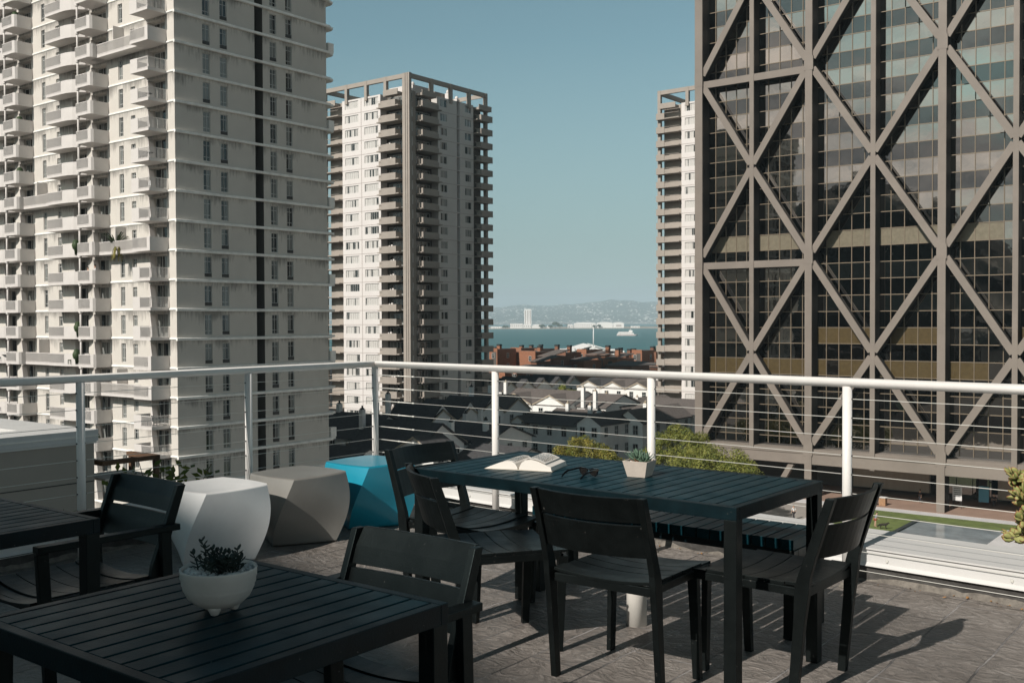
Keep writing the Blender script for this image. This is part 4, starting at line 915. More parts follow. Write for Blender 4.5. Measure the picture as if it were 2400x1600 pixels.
    def bal(side):
        b = MB()
        if side == 'fr':   b.box(-5.94, 0, -1.15, 1.8, -.2, 0); b.box(-4.6, -.72, -1.22, -1.10, -.25, 1.05); b.box(-.84, -.72, -1.099, .34, -.2, 1.05); b.box(-5.94, -4.7, -.55, -.45, 0, 1.0); b.box(-5.9, -.8, -1.13, -1.09, 1.06, 1.12)
        elif side == 'fl': b.box(-5.3, 0, -1.1, .9, -.2, 0); b.box(-5.35, -3.4, -1.15, -1.05, -.25, 1.05); b.box(-5.35, -5.25, -1.049, .5, -.25, 1.05); b.box(-3.39, 0, -1.10, -1.06, .95, 1.02)
        elif side == 'rn': b.box(-1.8, 1.15, 0, 6.15, -.2, 0); b.box(1.05, 1.2, .35, 4.6, -.25, 1.05); b.box(-.34, 1.049, .35, .5, -.25, 1.05); b.box(.2, .3, 4.7, 6.1, 0, 1.0)
        else:              b.box(-.9, 1.1, 0, 4.8, -.2, 0); b.box(1.05, 1.15, 1.2, 5.0, -.25, 1.05); b.box(-.2, 1.049, 1.2, 1.3, -.25, 1.05); b.box(.3, .36, .05, 1.2, .9, 1.0)
        return b.build('balcony', M['t2t'])
    bs = {q: bal(q) for q in ('fr', 'fl', 'rn', 'rf')}
    rnd = random.Random(12)
    clut = MB(); clut.box(0, .5, 0, .4, 0, .9); clut.box(.8, 1.1, .1, .4, 0, 1.3); clut.tube([(1.6, .2, 0), (1.6, .2, 1.4)], .2, n=7); co = clut.build('balcony_clutter', M['t2'])
    for i, z in enumerate(zz):
        put(w1, 'wide_window', t, (-17.75, 0, z + 1.0)); put(w1, 'wide_window', t, (-12.13, 0, z + 1.0)); put(cw, 'corner_window', t, (-1.45, .35, z + .7)); put(sdw, 'sliding_door', t, (-6.9, 1.55, z + .02))
        a = put(bs['fr'], 'balcony', t, (-1.68, 0, z)); b_ = put(bs['fl'], 'balcony', t, (-18.56, 0, z))
        if rnd.random() < .4: put(co, 'balcony_clutter', a, (-4.5 + rnd.random(), -.7, .0))
        if full:
            put(w2, 'window', t, (0, 9.31, z + 1.0), R(90)); put(w2, 'window', t, (0, 16.93, z + 1.0), R(90)); put(cw, 'corner_window', t, (-.35, .5, z + .7), R(90)); put(sdw, 'sliding_door', t, (-1.55, 3.1, z + .02), R(90))
            put(bs['rn'], 'balcony', t, (0, 2.42, z)); put(bs['rf'], 'balcony', t, (0, 19.66, z))
    for x, y, d in ((-5.6, -1.2, 'f'), (-23.2, -1.2, 'f')):
        mb = MB(); mb.box(x, x + 3.9, -1.25, .3, zt - .85, zt - .35); mb.box(x, x + 3.9, -1.28, -1.15, zt - .9, zt + .2); mb.build('canopy', M['t2t'], t)
    if full:
        for y in (2.6, 20.0):
            mb = MB(); mb.box(-.3, 1.2, y, y + 4.2, zt - .85, zt - .35); mb.box(1.15, 1.28, y, y + 4.2, zt - .9, zt + .2); mb.build('canopy', M['t2t'], t)
    for q in [w1, cw, w2, sdw, co] + list(bs.values()): drop(q)
    return t
panel_tower('white and tan apartment tower in the middle distance, standing left of the open bay view', -138.1, 146.4)
panel_tower('white and tan apartment tower mostly hidden behind the dark braced building', -107.1 + 22.8, 191.1, full=False)

# ================================================================ DARK X-BRACED OFFICE TOWER
al = thing('office_tower', 'dark bronze glass office tower at right with giant diagonal cross bracing', 'tower', g2w(0, 132.0, 0), GR)
COLS = [(-67.95, 1.15, 1.5), (-60.1, .62, .9), (-51.98, .95, 1.35), (-43.62, .62, .9), (-35.2, .95, 1.35), (-27.0, .62, .9), (-18.6, .95, 1.35), (-10.3, .62, .9)]
NZ = [60.4, 35.02, 9.62, -15.72]; ZT = 72.0; SB = 1.55     # glass set back behind the frame
for i, (x, w_, d_) in enumerate(COLS):
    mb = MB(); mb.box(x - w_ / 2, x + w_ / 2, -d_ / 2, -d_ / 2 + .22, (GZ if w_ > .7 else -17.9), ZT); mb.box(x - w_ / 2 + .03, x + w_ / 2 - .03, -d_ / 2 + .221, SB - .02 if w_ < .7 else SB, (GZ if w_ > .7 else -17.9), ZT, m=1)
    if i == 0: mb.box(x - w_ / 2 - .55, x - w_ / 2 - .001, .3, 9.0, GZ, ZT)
    cl = mb.build('column', [M['brz'], M['brz_shade']], al)
    if w_ > .7:
        for nz in NZ:
            mb = MB(); mb.prism([(x - .60, nz - .9), (x + .60, nz - .9), (x + .60, nz + .9), (x - .60, nz + .9)], 'y', -d_ / 2 - .02, -d_ / 2 + .3); mb.build('node_plate', M['brz'], cl)
def brace(x0, z0, x1, z1):
    d = Vector((x1 - x0, 0, z1 - z0)); n = Vector((-d.z, 0, d.x)).normalized() * .43; yo, yi = -.42, .40
    p, q = Vector((x0, 0, z0)), Vector((x1, 0, z1)); mb = MB()
    ym = yo + .2; n9 = n * .95
    mb.loft([[c + n + Vector((0, yo, 0)), c - n + Vector((0, yo, 0)), c - n + Vector((0, ym, 0)), c + n + Vector((0, ym, 0))] for c in (p, q)], smooth=False)
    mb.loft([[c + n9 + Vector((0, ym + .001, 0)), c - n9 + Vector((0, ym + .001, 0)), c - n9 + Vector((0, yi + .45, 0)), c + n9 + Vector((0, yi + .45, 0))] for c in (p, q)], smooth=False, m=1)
    L_ = d.length; u = d.normalized()
    for s in (.25, .5, .75): 
        c = p + d * s; n2 = n * 1.015; mb.loft([[c + u * t + n2 + Vector((0, yo - .007, 0)), c + u * t - n2 + Vector((0, yo - .007, 0)), c + u * t - n2 + Vector((0, ym - .02, 0)), c + u * t + n2 + Vector((0, ym - .02, 0))] for t in (0, .06)], smooth=False)
    mb.build('diagonal_brace', [M['brz'], M['brz_shade']], al)
big = [-67.95, -51.98, -35.2, -18.6]; mids = [-60.1, -43.62, -27.0]
for a, b, m_ in zip(big, big[1:], mids):
    for za, zb in zip(NZ, NZ[1:]):
        zm = (za + zb) / 2
        for xs in (a, b):
            sg = 1 if xs < m_ else -1
            brace(xs + sg * .45, za - .7, m_ - sg * .2, zm + .35); brace(m_ - sg * .2, zm - .35, xs + sg * .45, zb + .7)
for z in NZ[:3]:
    for x0, x1 in ((-67.37, -60.42), (-59.78, -52.46)):
        mb = MB(); mb.box(x0, x1, -.38, -.15, z - 1.15, z - .2); mb.box(x0, x1, -.149, .9, z - 1.12, z - .23, m=1); mb.build('strut', [M['brz'], M['brz_shade']], al)
# curtain wall: one vision band and one spandrel band per storey and bay
RH = (NZ[1] - NZ[2]) / 12; rnd = random.Random(77); fins = MB(); trans = MB()
xs_ = [c[0] for c in COLS]
for bi in range(6):
    xa, xb = xs_[bi], xs_[bi + 1]; np_ = 5; pw = (xb - xa) / np_
    for j in range(1, np_ + 1): fins.box(xa + j * pw - .045, xa + j * pw + .045, SB - .10, SB + .03, -15.5, ZT - 6)
    for st in range(15):
        for half in (0, 1):
            z0 = -16.62 + (st * 2 + half) * RH; z1 = z0 + RH
            if z0 > 46: continue
            trans.box(xa + .1, xb - .1, SB - .07, SB + .03, z0 - .05, z0 + .05)
            mb = MB()
            goldrow = half == 1 and ((st == 2) or (st == 3 and bi in (2, 3, 5)) or (st == 6))
            for j in range(np_):
                x0 = xa + j * pw; tx = rnd.gauss(0, .0022); tz = rnd.gauss(0, .0022); mi = 0
                if goldrow and not ((st == 3 and (bi == 3 and j < 1)) or (st == 6 and rnd.random() < .2) or (st == 2 and bi == 4 and j in (3, 4)) or (st == 2 and bi == 2 and j == 1)): mi = 2 if st == 6 else 1
                P = [(x0, z0), (x0 + pw, z0), (x0 + pw, z1), (x0, z1)]
                mb.quad(*[(x, SB + tx * (x - x0 - pw / 2) * 1.0 + tz * (z - (z0 + z1) / 2), z) for x, z in P], m=mi)
            mb.build('spandrel_band' if half else 'window_band', [M['span'] if half else M['vis'], M['gold'], M['blind']], al)
fins.build('mullions', M['mull'], al); trans.build('transoms', M['mull'], al)
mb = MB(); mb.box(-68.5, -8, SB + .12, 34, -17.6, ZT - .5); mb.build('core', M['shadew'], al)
# transfer beam and arcade
mb = MB(); mb.box(-67.37, -8, -.50, 1.9, -17.75, -16.15); mb.box(-67.37, -8, -.62, -.501, -16.35, -16.1); mb.box(-67.36, -8, -.25, 1.6, -16.149, -15.75); mb.build('transfer_beam', M['brz'], al)
mb = MB(); mb.box(-67, -8, 1.901, 14, -18.0, -17.601); mb.build('soffit', M['t2j'], al)
for xa, xb in ((-49.3, -39.2), (-30.8, -22)):
    mb = MB(); mb.box(xa, xb, 9.0, 9.6, -21.6, -18.0); mb.build('arcade_wall', M['beige'], al)
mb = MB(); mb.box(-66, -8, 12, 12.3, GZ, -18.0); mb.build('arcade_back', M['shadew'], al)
mb = MB()
for x in range(-38, -31, 2): mb.quad((x, 10, -21.5), (x + 1.9, 10, -21.5), (x + 1.9, 10, -18.2), (x, 10, -18.2))
mb.build('lobby_glass', M['vis'], al)
for x0, x1 in ((-63.2, -60.0), (-54.5, -57.0)):
    mb = MB(); mb.loft([[(x - .4, -.3, z), (x + .4, -.3, z), (x + .4, .5, z), (x - .4, .5, z)] for x, z in ((x0, -18.0), (x1, GZ + .05))], smooth=False); mb.build('raking_strut', M['brz'], al)
# ================================================================ GROUND, PLAZA
k = MB(); k.quad((-900, -900, GZ - .2), (500, -900, GZ - .2), (500, 560, GZ - .2), (-900, 560, GZ - .2)); o = k.build('ground', M['asph']); tag(o, kind='structure')
def sheet(name, m, pts, z, kind='structure'):
    k = MB(); k.prism(pts, 'z', GZ - .5, z); o = k.build(name, m, rz=GR); return tag(o, kind=kind)
sheet('plaza', M['paving'], [(-72, 60), (60, 60), (60, 131.0), (-72, 131.0)], GZ + .004)
sheet('arcade_pavement', M['pinkpav'], [(-72, 131.001), (0, 131.001), (0, 144), (-72, 144)], GZ + .10)
sheet('path', M['palepav'], [(-72, 128.6), (0, 128.6), (0, 131.0), (-72, 131.0)], GZ + .06)
k = MB(); k.prism([(-46.5, 96), (20, 96), (20, 128.5), (-46.5, 128.5)], 'z', GZ - .4, GZ + .10); o = k.build('lawn', M['grass'], rz=GR); tag(o, kind='structure')
sheet('kerb_strip', M['palepav'], [(-47.0, 95.5), (-46.501, 95.5), (-46.501, 128.55), (-47.0, 128.55)], GZ + .16)
wm = mat('pool water', (0.25, 0.29, 0.31), 0.12, var=.3, vscale=.35, bump=0.25, bscale=1.2)
sheet('pool', wm, [(-35.6, 108), (-26.2, 108), (-26.2, 124.0), (-35.6, 124.0)], GZ + .13)
sheet('pool_kerb', M['soot'], [(-36.1, 108), (-35.601, 108), (-35.601, 124.2), (-36.1, 124.2)], GZ + .3)
sheet('pale_terrace', M['palepav'], [(-26.199, 108), (-12, 108), (-12, 124.4), (-26.199, 124.4)], GZ + .20)

# ================================================================ PEOPLE AND DOG
def skinned(verts, edges, radii, name, m, parent, lv=1):
    me = bpy.data.meshes.new(name); me.from_pydata(verts, edges, []); o = bpy.data.objects.new(name, me); C.objects.link(o); o.parent = parent
    me.materials.append(m); bm = bmesh.new(); bm.from_mesh(me); sk = bm.verts.layers.skin.verify(); bm.verts.ensure_lookup_table()
    for v, r_ in zip(bm.verts, radii): v[sk].radius = r_ if isinstance(r_, tuple) else (r_, r_)
    bm.verts[0][sk].use_root = True; bm.to_mesh(me); bm.free()
    md = o.modifiers.new('skin', 'SKIN'); md.use_smooth_shade = True
    if lv: s = o.modifiers.new('sub', 'SUBSURF'); s.levels = lv; s.render_levels = lv
    return o
def person(label, loc, rz, top, bottom, pose='stand', group=None, hand=None):
    r = thing('person', label, 'person', loc, rz, group); st = {'stand': 0.04, 'walk': 0.26, 'bend': .10, 'lean': .05}[pose]
    lean = {'stand': 0, 'walk': .05, 'bend': .45, 'lean': .25}[pose]
    hz = .93; sh = Vector((0, lean * .55, hz + .50 * math.cos(lean))); nk = sh + Vector((0, lean * .1, .07)); hd = nk + Vector((0, .03 + lean * .1, .12))
    V = [(0, 0, hz), (0, lean * .25, hz + .22), tuple(sh), tuple(nk), tuple(hd), tuple(hd + Vector((0, .01, .11)))]; Rr = [(.15, .11), (.13, .10), (.15, .09), (.055, .055), (.085, .095), (.06, .07)]
    E_ = [(0, 1), (1, 2), (2, 3), (3, 4), (4, 5)]
    for s in (-1, 1):
        b = len(V); V += [(s * .10, 0, hz - .06), (s * .11, s * st * .45 + .03, .50), (s * .11, s * st - .02, .09), (s * .12, s * st + .14, .045)]; Rr += [.085, .058, .04, .035]; E_ += [(0, b), (b, b + 1), (b + 1, b + 2), (b + 2, b + 3)]
        b = len(V); ax = sh + Vector((s * .19, 0, -.03)); el = ax + Vector((s * .05, -s * st * .4 - .02, -.28)); wr = el + (Vector((0, .20, -.12)) if (hand and s > 0) or pose in ('lean', 'bend') else Vector((0, .06, -.25))); V += [tuple(ax), tuple(el), tuple(wr), tuple(wr + (wr - el).normalized() * .15)]; Rr += [.052, .042, .030, (.04, .018)]; E_ += [(2, b), (b, b + 1), (b + 1, b + 2), (b + 2, b + 3)]
    skinned(V, E_, Rr, 'body', M['skin'], r)
    g = 1.18
    V2 = V[:3] + [V[10], V[11], V[18], V[19]]; 
    skinned([V[0], V[1], V[2]] + [V[10], V[11]] + [V[14 + 4], V[14 + 5]] if False else [V[0], V[1], V[2], V[10], V[11], V[18], V[19]], [(0, 1), (1, 2), (2, 3), (3, 4), (2, 5), (5, 6)], [(.165, .125), (.15, .12), (.165, .105), .064, .054, .064, .054], 'top', top, r)
    skinned([V[0], V[6], V[7], V[8], V[14], V[15], V[16]], [(0, 1), (1, 2), (2, 3), (0, 4), (4, 5), (5, 6)], [(.165, .125), .10, .072, .052, .10, .072, .052], 'trousers', bottom, r) if bottom is not M['clr'] else skinned([V[0], V[6], tuple((Vector(V[6]) + Vector(V[7])) / 2), V[14], tuple((Vector(V[14]) + Vector(V[15])) / 2)], [(0, 1), (1, 2), (0, 3), (3, 4)], [(.165, .125), .105, .095, .105, .095], 'shorts', bottom, r)
    k = MB(); c = hd + Vector((0, -.012, .065)); k.loft([[(c.x + math.cos(a) * q * .09, c.y + math.sin(a) * q * .10 - .01, c.z + z) for a in [2 * PI * j / 10 for j in range(10)]] for q, z in ((1.0, -.03), (1.08, .03), (.8, .085), (.3, .11))]); k.build('hair', M['hair'], r)
    return r
pz = GZ + .10
W3 = lambda gx, gy, z: g2w(gx, gy, z)
person('person in a grey top and red shorts on the lawn, bending beside the dog', W3(-38.7, 117.9, pz), GR + R(-60), M['clg'], M['clr'], 'lean')
person('person in dark clothes standing before the pale arcade wall', W3(-39.1, 136.6, GZ + .1), GR + R(150), M['clb'], M['clb'])
person('person in dark clothes standing right of the dark lobby entrance', W3(-30.8, 139.0, GZ + .1), GR + R(200), M['clb'], M['clb'])
person('person in white walking on the plaza paving left of the lawn', W3(-48.0, 117.0, GZ + .01), GR + R(70), M['clw'], M['clb'], 'walk')
person('person in green sitting out on a left tower balcony, nearest the post', T1W(-13.2, -1.2, zf(9) - .25), GR + R(180), M['cln'], M['cln'], 'lean')
person('person in white on a left tower balcony, right of the one in green', T1W(-12.0, -1.3, zf(9) - .1), GR + R(160), M['clw'], M['clw'], 'stand')
def dog(label, loc, rz):
    r = thing('dog', label, 'dog', loc, rz)
    V = [(0, 0, .50), (0, .25, .52), (0, .42, .62), (0, .52, .70), (0, .66, .66), (0, -.28, .50), (0, -.42, .50), (0, -.60, .36), (0, -.72, .25)]
    E_ = [(0, 1), (1, 2), (2, 3), (3, 4), (0, 5), (5, 6), (6, 7), (7, 8)]; Rr = [.14, .16, .11, .09, .045, .13, .07, .04, .025]
    for s in (-1, 1):
        b = len(V); V += [(s * .09, .26, .38), (s * .09, .24, .18), (s * .09, .26, .03)]; E_ += [(1, b), (b, b + 1), (b + 1, b + 2)]; Rr += [.06, .035, .035]
        b = len(V); V += [(s * .09, -.24, .38), (s * .09, -.36, .20), (s * .09, -.31, .03)]; E_ += [(5, b), (b, b + 1), (b + 1, b + 2)]; Rr += [.08, .035, .035]
    m = mat('black and tan fur', (0.02, 0.016, 0.012), .9, var=.6, vscale=5); skinned(V, E_, Rr, 'body', m, r)
    for s in (-1, 1):
        k = MB(); k.loft([[(s * .05 - .02, .50, .76), (s * .05 + .02, .50, .76), (s * .05, .54, .76)], [(s * .055, .50, .85), (s * .055 + .004, .50, .85), (s * .055, .505, .85)]]); k.build('ear', M['hair'], r)
dog('black and tan dog standing on the lawn beside the person in red shorts', W3(-37.6, 117.4, pz), GR + R(-75))
# plaza furniture
r = thing('plaza_planter', 'round plaza planter with a small green shrub, left of the wooden bin', 'planter', W3(-43.6, 131.6, GZ + .1), GR)
k = MB(); k.lathe([(.35, 0), (.5, .7), (.42, .7), (.4, .6), (0, .6)], n=16); k.build('pot', M['clk'], r)
k = MB(); rnd = random.Random(31)
for i in range(90):
    c = Vector((rnd.gauss(0, .25), rnd.gauss(0, .25), .95 + rnd.gauss(0, .22))); a = Vector((rnd.uniform(-1, 1), rnd.uniform(-1, 1), rnd.uniform(-1, 1))).normalized() * .12; b = a.cross(Vector((.3, .5, .8))).normalized() * .1; k.quad(c - a, c - b, c + a, c + b)
k.build('leaves', M['leaf'], r)
r = thing('litter_bin', 'brown square wooden litter bin on the plaza beside the round planter', 'bin', W3(-42.4, 132.2, GZ + .1), GR)
k = MB(); k.box(-.4, .4, -.4, .4, 0, 1.0); k.build('body', M['wood'], r, bevel=.02); k = MB(); k.box(-.45, .45, -.45, .45, 1.001, 1.08); k.build('lid', M['palepav'], r, bevel=.01)
r = thing('traffic_cone', 'orange traffic cone by the raking struts under the dark tower', 'cone', W3(-57.6, 131.9, GZ + .1), GR)
k = MB(); k.lathe([(.28, .05), (.24, .08), (.05, 1.0), (0, 1.0)], n=14); k.build('cone', M['orange'], r); k = MB(); k.box(-.35, .35, -.35, .35, 0, .05); k.build('base', M['orange'], r)
r = thing('notice_board', 'white notice board on the dark lobby front beside the column', 'sign', W3(-34.3, 135.5, GZ + .1), GR)
k = MB(); k.box(-.55, .55, -.04, .04, 1.0, 2.9); k.build('panel', M['clw'], r); k = MB(); k.box(-.5, -.44, -.03, .03, 0, .999); k.box(.44, .5, -.03, .03, 0, .999); k.build('post', M['dark_fit'], r)
k = MB()
for z in (1.5, 1.75, 2.0, 2.25, 2.5): k.box(-.4, .4, -.048, -.041, z, z + .08)
k.build('text_lines', M['dark_fit'], r)
r = thing('banner', 'blue banner inside the dark lobby front under the braced tower', 'banner', W3(-31.6, 138.5, GZ + .1), GR); k = MB(); k.box(-.9, .3, 0, .04, .6, 2.6); k.build('cloth', M['blueglass'], r); k = MB(); k.box(-.95, .35, .041, .08, 2.6, 2.66); k.box(-.95, -.9, .041, .08, 0, 2.6); k.build('stand', M['dark_fit'], r)

# ================================================================ TREES
def tree(label, loc, w_, h, seed, m, trunk=.22, nl=11000, cat='tree', name='street_tree', group='round crowned trees beyond the terrace', ls=.17):
    r = thing(name, label, cat, loc, 0, group); rnd = random.Random(seed); k = MB(); ch = h * .62; cz = h - ch / 2
    k.tube([(0, 0, 0), (.05, .03, h * .2), (.0, .0, h * .42)], [trunk * 1.3, trunk, trunk * .8], n=9)
    for i in range(7):
        a = i * .9 + rnd.random(); k.tube([(0, 0, h * .36), (math.cos(a) * w_ * .14, math.sin(a) * w_ * .14, h * .52), (math.cos(a) * w_ * .34, math.sin(a) * w_ * .34, h * (.62 + .15 * rnd.random()))], [trunk * .6, trunk * .35, trunk * .12], n=6)
    k.build('trunk', M['bark'], r)
    k = MB(); cl = []
    for i in range(int(58 * (w_ / 10) ** 1.3)):
        a = rnd.uniform(0, 2 * PI); e = math.asin(rnd.uniform(-.5, 1)); q = rnd.uniform(.62, .97)
        cl.append((Vector((math.cos(a) * math.cos(e) * w_ / 2 * q, math.sin(a) * math.cos(e) * w_ / 2 * q, cz + math.sin(e) * ch / 2 * q)), rnd.uniform(.85, 1.25) * w_ / 11))
    per = nl // len(cl)
    for c, rad in cl:
        for j in range(per):
            d = Vector((rnd.gauss(0, 1), rnd.gauss(0, 1), rnd.gauss(.25, .9))).normalized(); p = c + d * rad * (rnd.random() ** .28); s = ls * rnd.uniform(.6, 1.25)
            nrm = (d + Vector((rnd.uniform(-.8, .8), rnd.uniform(-.8, .8), rnd.uniform(-.3, .9)))).normalized(); a = nrm.orthogonal().normalized(); a = (Matrix.Rotation(rnd.uniform(0, 6.3), 3, nrm) @ a) * s; b = nrm.cross(a).normalized() * s * .55
            k.quad(p - a, p - b * .9 + a * .1, p + a, p + b * .9 + a * .1)
    k.build('crown', m, r); return r
tree('round green tree with a rusty tinted top, behind the open book', (8.4, 122, GZ), 9.6, 9.6, 1, M['leafr'], nl=18000, ls=.13)
tree('small green tree crown between the square pot and the next rail post', (14.8, 118, GZ), 5.0, 8.2, 2, M['leaf'], nl=6000, ls=.13)
tree('wide green tree before the base of the dark braced tower', (23.6, 121, GZ), 11.4, 8.5, 3, M['leaf'], nl=24000, ls=.13)
tree('green tree standing behind the wide one, beside the dark tower corner', (21.4, 134, GZ), 9.5, 9.7, 4, M['leaf'], nl=16000, ls=.14)
tree('green tree at the left end of the wide tree, behind the rail post', (17.6, 124, GZ), 6.0, 8.3, 6, M['leaf'], nl=8000, ls=.13)
tree('small bushy tree rising among the shaded row house roofs', (10.6, 208, GZ), 7.5, 10.4, 5, M['leaf'], nl=3500, ls=.25)
frond_plant('rosette_plant', 'spiky blue green agave top among the trees behind the square pot', (13.1, 104, GZ + 7.4), 2.6, 40, 6, M['haw'], droop=.15)
# shrub beyond the left parapet
def shrub(label, loc, w_, h, seed, m, n=500, ls=.03):
    r = thing('shrub', label, 'shrub', loc, 0); rnd = random.Random(seed); k = MB()
    for i in range(5): k.tube([(0, 0, 0), (rnd.uniform(-.3, .3) * w_, rnd.uniform(-.3, .3) * w_, h * .5), (rnd.uniform(-.5, .5) * w_, rnd.uniform(-.5, .5) * w_, h * .95)], [.012, .008, .003], n=5)
    k.build('stems', M['bark'], r); k = MB()
    for i in range(n):
        p = Vector((rnd.gauss(0, .28) * w_, rnd.gauss(0, .28) * w_, h * (.35 + .6 * rnd.random()))); a = Vector((rnd.uniform(-1, 1), rnd.uniform(-1, 1), rnd.uniform(-.6, 1))).normalized() * ls; b = a.orthogonal().normalized() * ls * .5; k.quad(p - a, p - b, p + a, p + b)
    k.build('leaves', m, r); return r
shrub('thin leafy shrub tip showing above the white stool, beyond the parapet', g2w(-7.3, 4.9, -1.6), .7, 1.95, 3, M['leaf'], 420, .045)
shrub('low green shrub past the parapet behind the left armchair back', g2w(-7.4, 3.5, -1.5), 1.5, 1.35, 4, M['leaf'], 900, .05)
shrub('green shrub past the parapet at the left of the white stool', g2w(-7.6, 4.2, -1.6), 1.0, 1.55, 5, M['leaf'], 500, .05)

# ================================================================ LOW BUILDING AND STEEL FRAME AT THE LEFT
r = thing('low_building', 'low beige panelled building with a broad white roof edge at the left', 'building', g2w(-16, 9.35, 0), GR)
k = MB(); k.box(-14, -.03, -30, -.03, GZ, -.62); k.build('wall', M['beige2'], r)
k = MB()
for y in (-2.05, -4.15, -6.25, -8.4): k.box(-.031, -.018, y - .012, y + .012, -3.5, -.62)
for z in (-1.25, -1.9): k.box(-.031, -.02, -12, -.03, z - .008, z + .008)
k.build('panel_joint', M['dark_fit'], r)
k = MB(); k.box(-14.05, 0, -30, 0, -.619, -.58); k.box(-.9, .02, -30, .02, -.579, -.39); k.box(-14, -.901, -.88, .02, -.579, -.39); k.build('roof_edge', M['alu'], r)
k = MB(); k.box(.021, .03, -30, 0.03, -.5, -.485); k.build('flashing', M['cable'], r)
r = thing('steel_frame', 'rusty brown steel canopy frame standing right of the low beige building', 'canopy', g2w(-16, 10.1, 0), GR)
k = MB(); k.box(-.10, .0, -.65, .45, -1.02, -.94); k.box(-.9, .0, .35, .45, -1.02, -.941); k.box(-.9, -.101, -.65, -.55, -1.02, -.941); k.build('beam', M['rust'], r)
for x, y in ((-.09, .36), (-.85, .36)):
    k = MB(); k.box(x, x + .08, y, y + .08, -22, -1.021); k.build('post', M['rust'], r)
k = MB(); k.box(-.9, -.12, -.54, .3, -1.3, -1.26); k.build('shelf', M['cpot'], r)

# ================================================================ HOUSES BELOW
def win_house():
    return win_mesh(1.0, 1.5, -.0, M['gl3'], M['frame'], (.5,), (.55,), .07)
WH = win_house()
def house(label, gx0, gx1, gy0, gy1, ze, zr, ridge='x', gables=(), roofm='tile', wall='stucco', chim=(), wins=True, group=None, ov=.45, front='y', name='row_house'):
    """gx0..gx1 wide, gy0..gy1 deep, eaves ze, ridge zr; gables: (face, centre, half width, apex z)"""
    r = thing(name, label, 'house', g2w((gx0 + gx1) / 2, gy0, 0), GR, group); W_ = gx1 - gx0; D_ = gy1 - gy0; x0, x1 = -W_ / 2, W_ / 2
    k = MB()
    k.box(x0, x1, 0, D_, GZ, ze)
    if ridge == 'x':
        for x in (x0, x1): k.quad((x, 0, ze), (x, D_, ze), (x, D_ / 2, zr - .12))
    else:
        for y in (0, D_): k.quad((x0, y, ze), (x1, y, ze), (0, y, zr - .12))
    for face, c, hw, za in gables:
        if face == 'f': k.quad((c - hw + .2, -.06, ze - 2.5), (c + hw - .2, -.06, ze - 2.5), (c + hw - .2, -.06, ze + .03), (c, -.06, za - .15), (c - hw + .2, -.06, ze + .03))
        else: k.quad((x1 + .06, c - hw + .2, ze - 2.5), (x1 + .06, c + hw - .2, ze - 2.5), (x1 + .06, c + hw - .2, ze + .03), (x1 + .06, c, za - .15), (x1 + .06, c - hw + .2, ze + .03))
    k.build('wall', M[wall], r)
    k = MB(); t = .14; sl = (zr - ze) / (D_ / 2 if ridge == 'x' else W_ / 2)
    def slab(P): 
        k.loft([[p for p in P], [(p[0], p[1], p[2] - t) for p in P]], smooth=False)
    if ridge == 'x':
        for s, ye in ((1, -ov), (-1, D_ + ov)): slab([(x0 - ov, ye, ze - sl * ov), (x1 + ov, ye, ze - sl * ov), (x1 + ov, D_ / 2, zr), (x0 - ov, D_ / 2, zr)])
    else:
        for xe in (x0 - ov, x1 + ov): slab([(xe, -ov, ze - sl * ov), (xe, D_ + ov, ze - sl * ov), (0, D_ + ov, zr), (0, -ov, zr)])
    for face, c, hw, za in gables:
        s_ = (za - ze) / hw; dl = (W_ if face == 'r' else D_) / 2
        for q in (-1, 1):
            if face == 'f': slab([(c + q * (hw), -ov - .1, ze + .05), (c, -ov - .1, za + .06), (c, dl, za + .06), (c + q * hw, dl, ze + .05)])
            else: slab([(x1 + ov + .1, c + q * hw, ze + .05), (x1 + ov + .1, c, za + .06), (x1 - dl, c, za + .06), (x1 - dl, c + q * hw, ze + .05)])
    k.build('roof', M[roofm], r)
    k = MB()                                         # fascia boards along the gable rakes
    for face, c, hw, za in gables:
        for q in (-1, 1):
            if face == 'f': k.loft([[(c + q * hw, y, ze - .02), (c, y, za - .02), (c, y, za - .24), (c + q * hw, y, ze - .24)] for y in (-ov - .13, -ov - .02)], smooth=False)
            else: k.loft([[(x, c + q * hw, ze - .02), (x, c, za - .02), (x, c, za - .24), (x, c + q * hw, ze - .24)] for x in (x1 + ov + .02, x1 + ov + .13)], smooth=False)
    if k.v: k.build('fascia', M['trim'], r)
    for cx_, cy_, h in chim:
        k = MB(); zb = min(ze, zr) - .3; k.box(cx_ - .32, cx_ + .32, cy_ - .3, cy_ + .3, zb, zr + h); co_ = k.build('chimney', M[wall], r)
        k = MB(); k.box(cx_ - .22, cx_ + .22, cy_ - .2, cy_ + .2, zr + h, zr + h + .2); k.lathe([(.12, zr + h + .2), (.12, zr + h + .5), (0, zr + h + .5)], n=8, c=(cx_, cy_)); k.build('chimney_pot', M['trim' if roofm == 'tileb' else 'soot'], co_)
    if wins:
        rows_ = [z for z in (ze - 2.1, ze - 5.0) if z > GZ]
        for z in rows_:
            n = max(2, int(W_ / 2.8))
            for i in range(n): put(WH, 'window', r, (x0 + W_ * (i + .5) / n - .5, -.075 if any(g[0] == 'f' for g in gables) else -.015, z))
            n = max(2, int(D_ / 2.8))
            for i in range(n): put(WH, 'window', r, (x1 + (.075 if any(g[0] == 'r' for g in gables) else .015), D_ * (i + .5) / n - .5, z), R(90))
    return r
ord_ = ['nearest', 'second', 'third', 'fourth', 'fifth']
gR = 'gabled white row houses below the towers'
for i, gy in enumerate((172.5, 178.5, 184.6, 190.6, 196.6)):
    house(ord_[i] + ' shaded gable from the left in the dark roofed row under the brick houses', -145, -133.6, gy - 3.0, gy + 3.0, -13.3, -11.3, 'y' if 0 else 'x', [('r', 3.0, 3.0, -11.75)], group=gR, ov=.15)
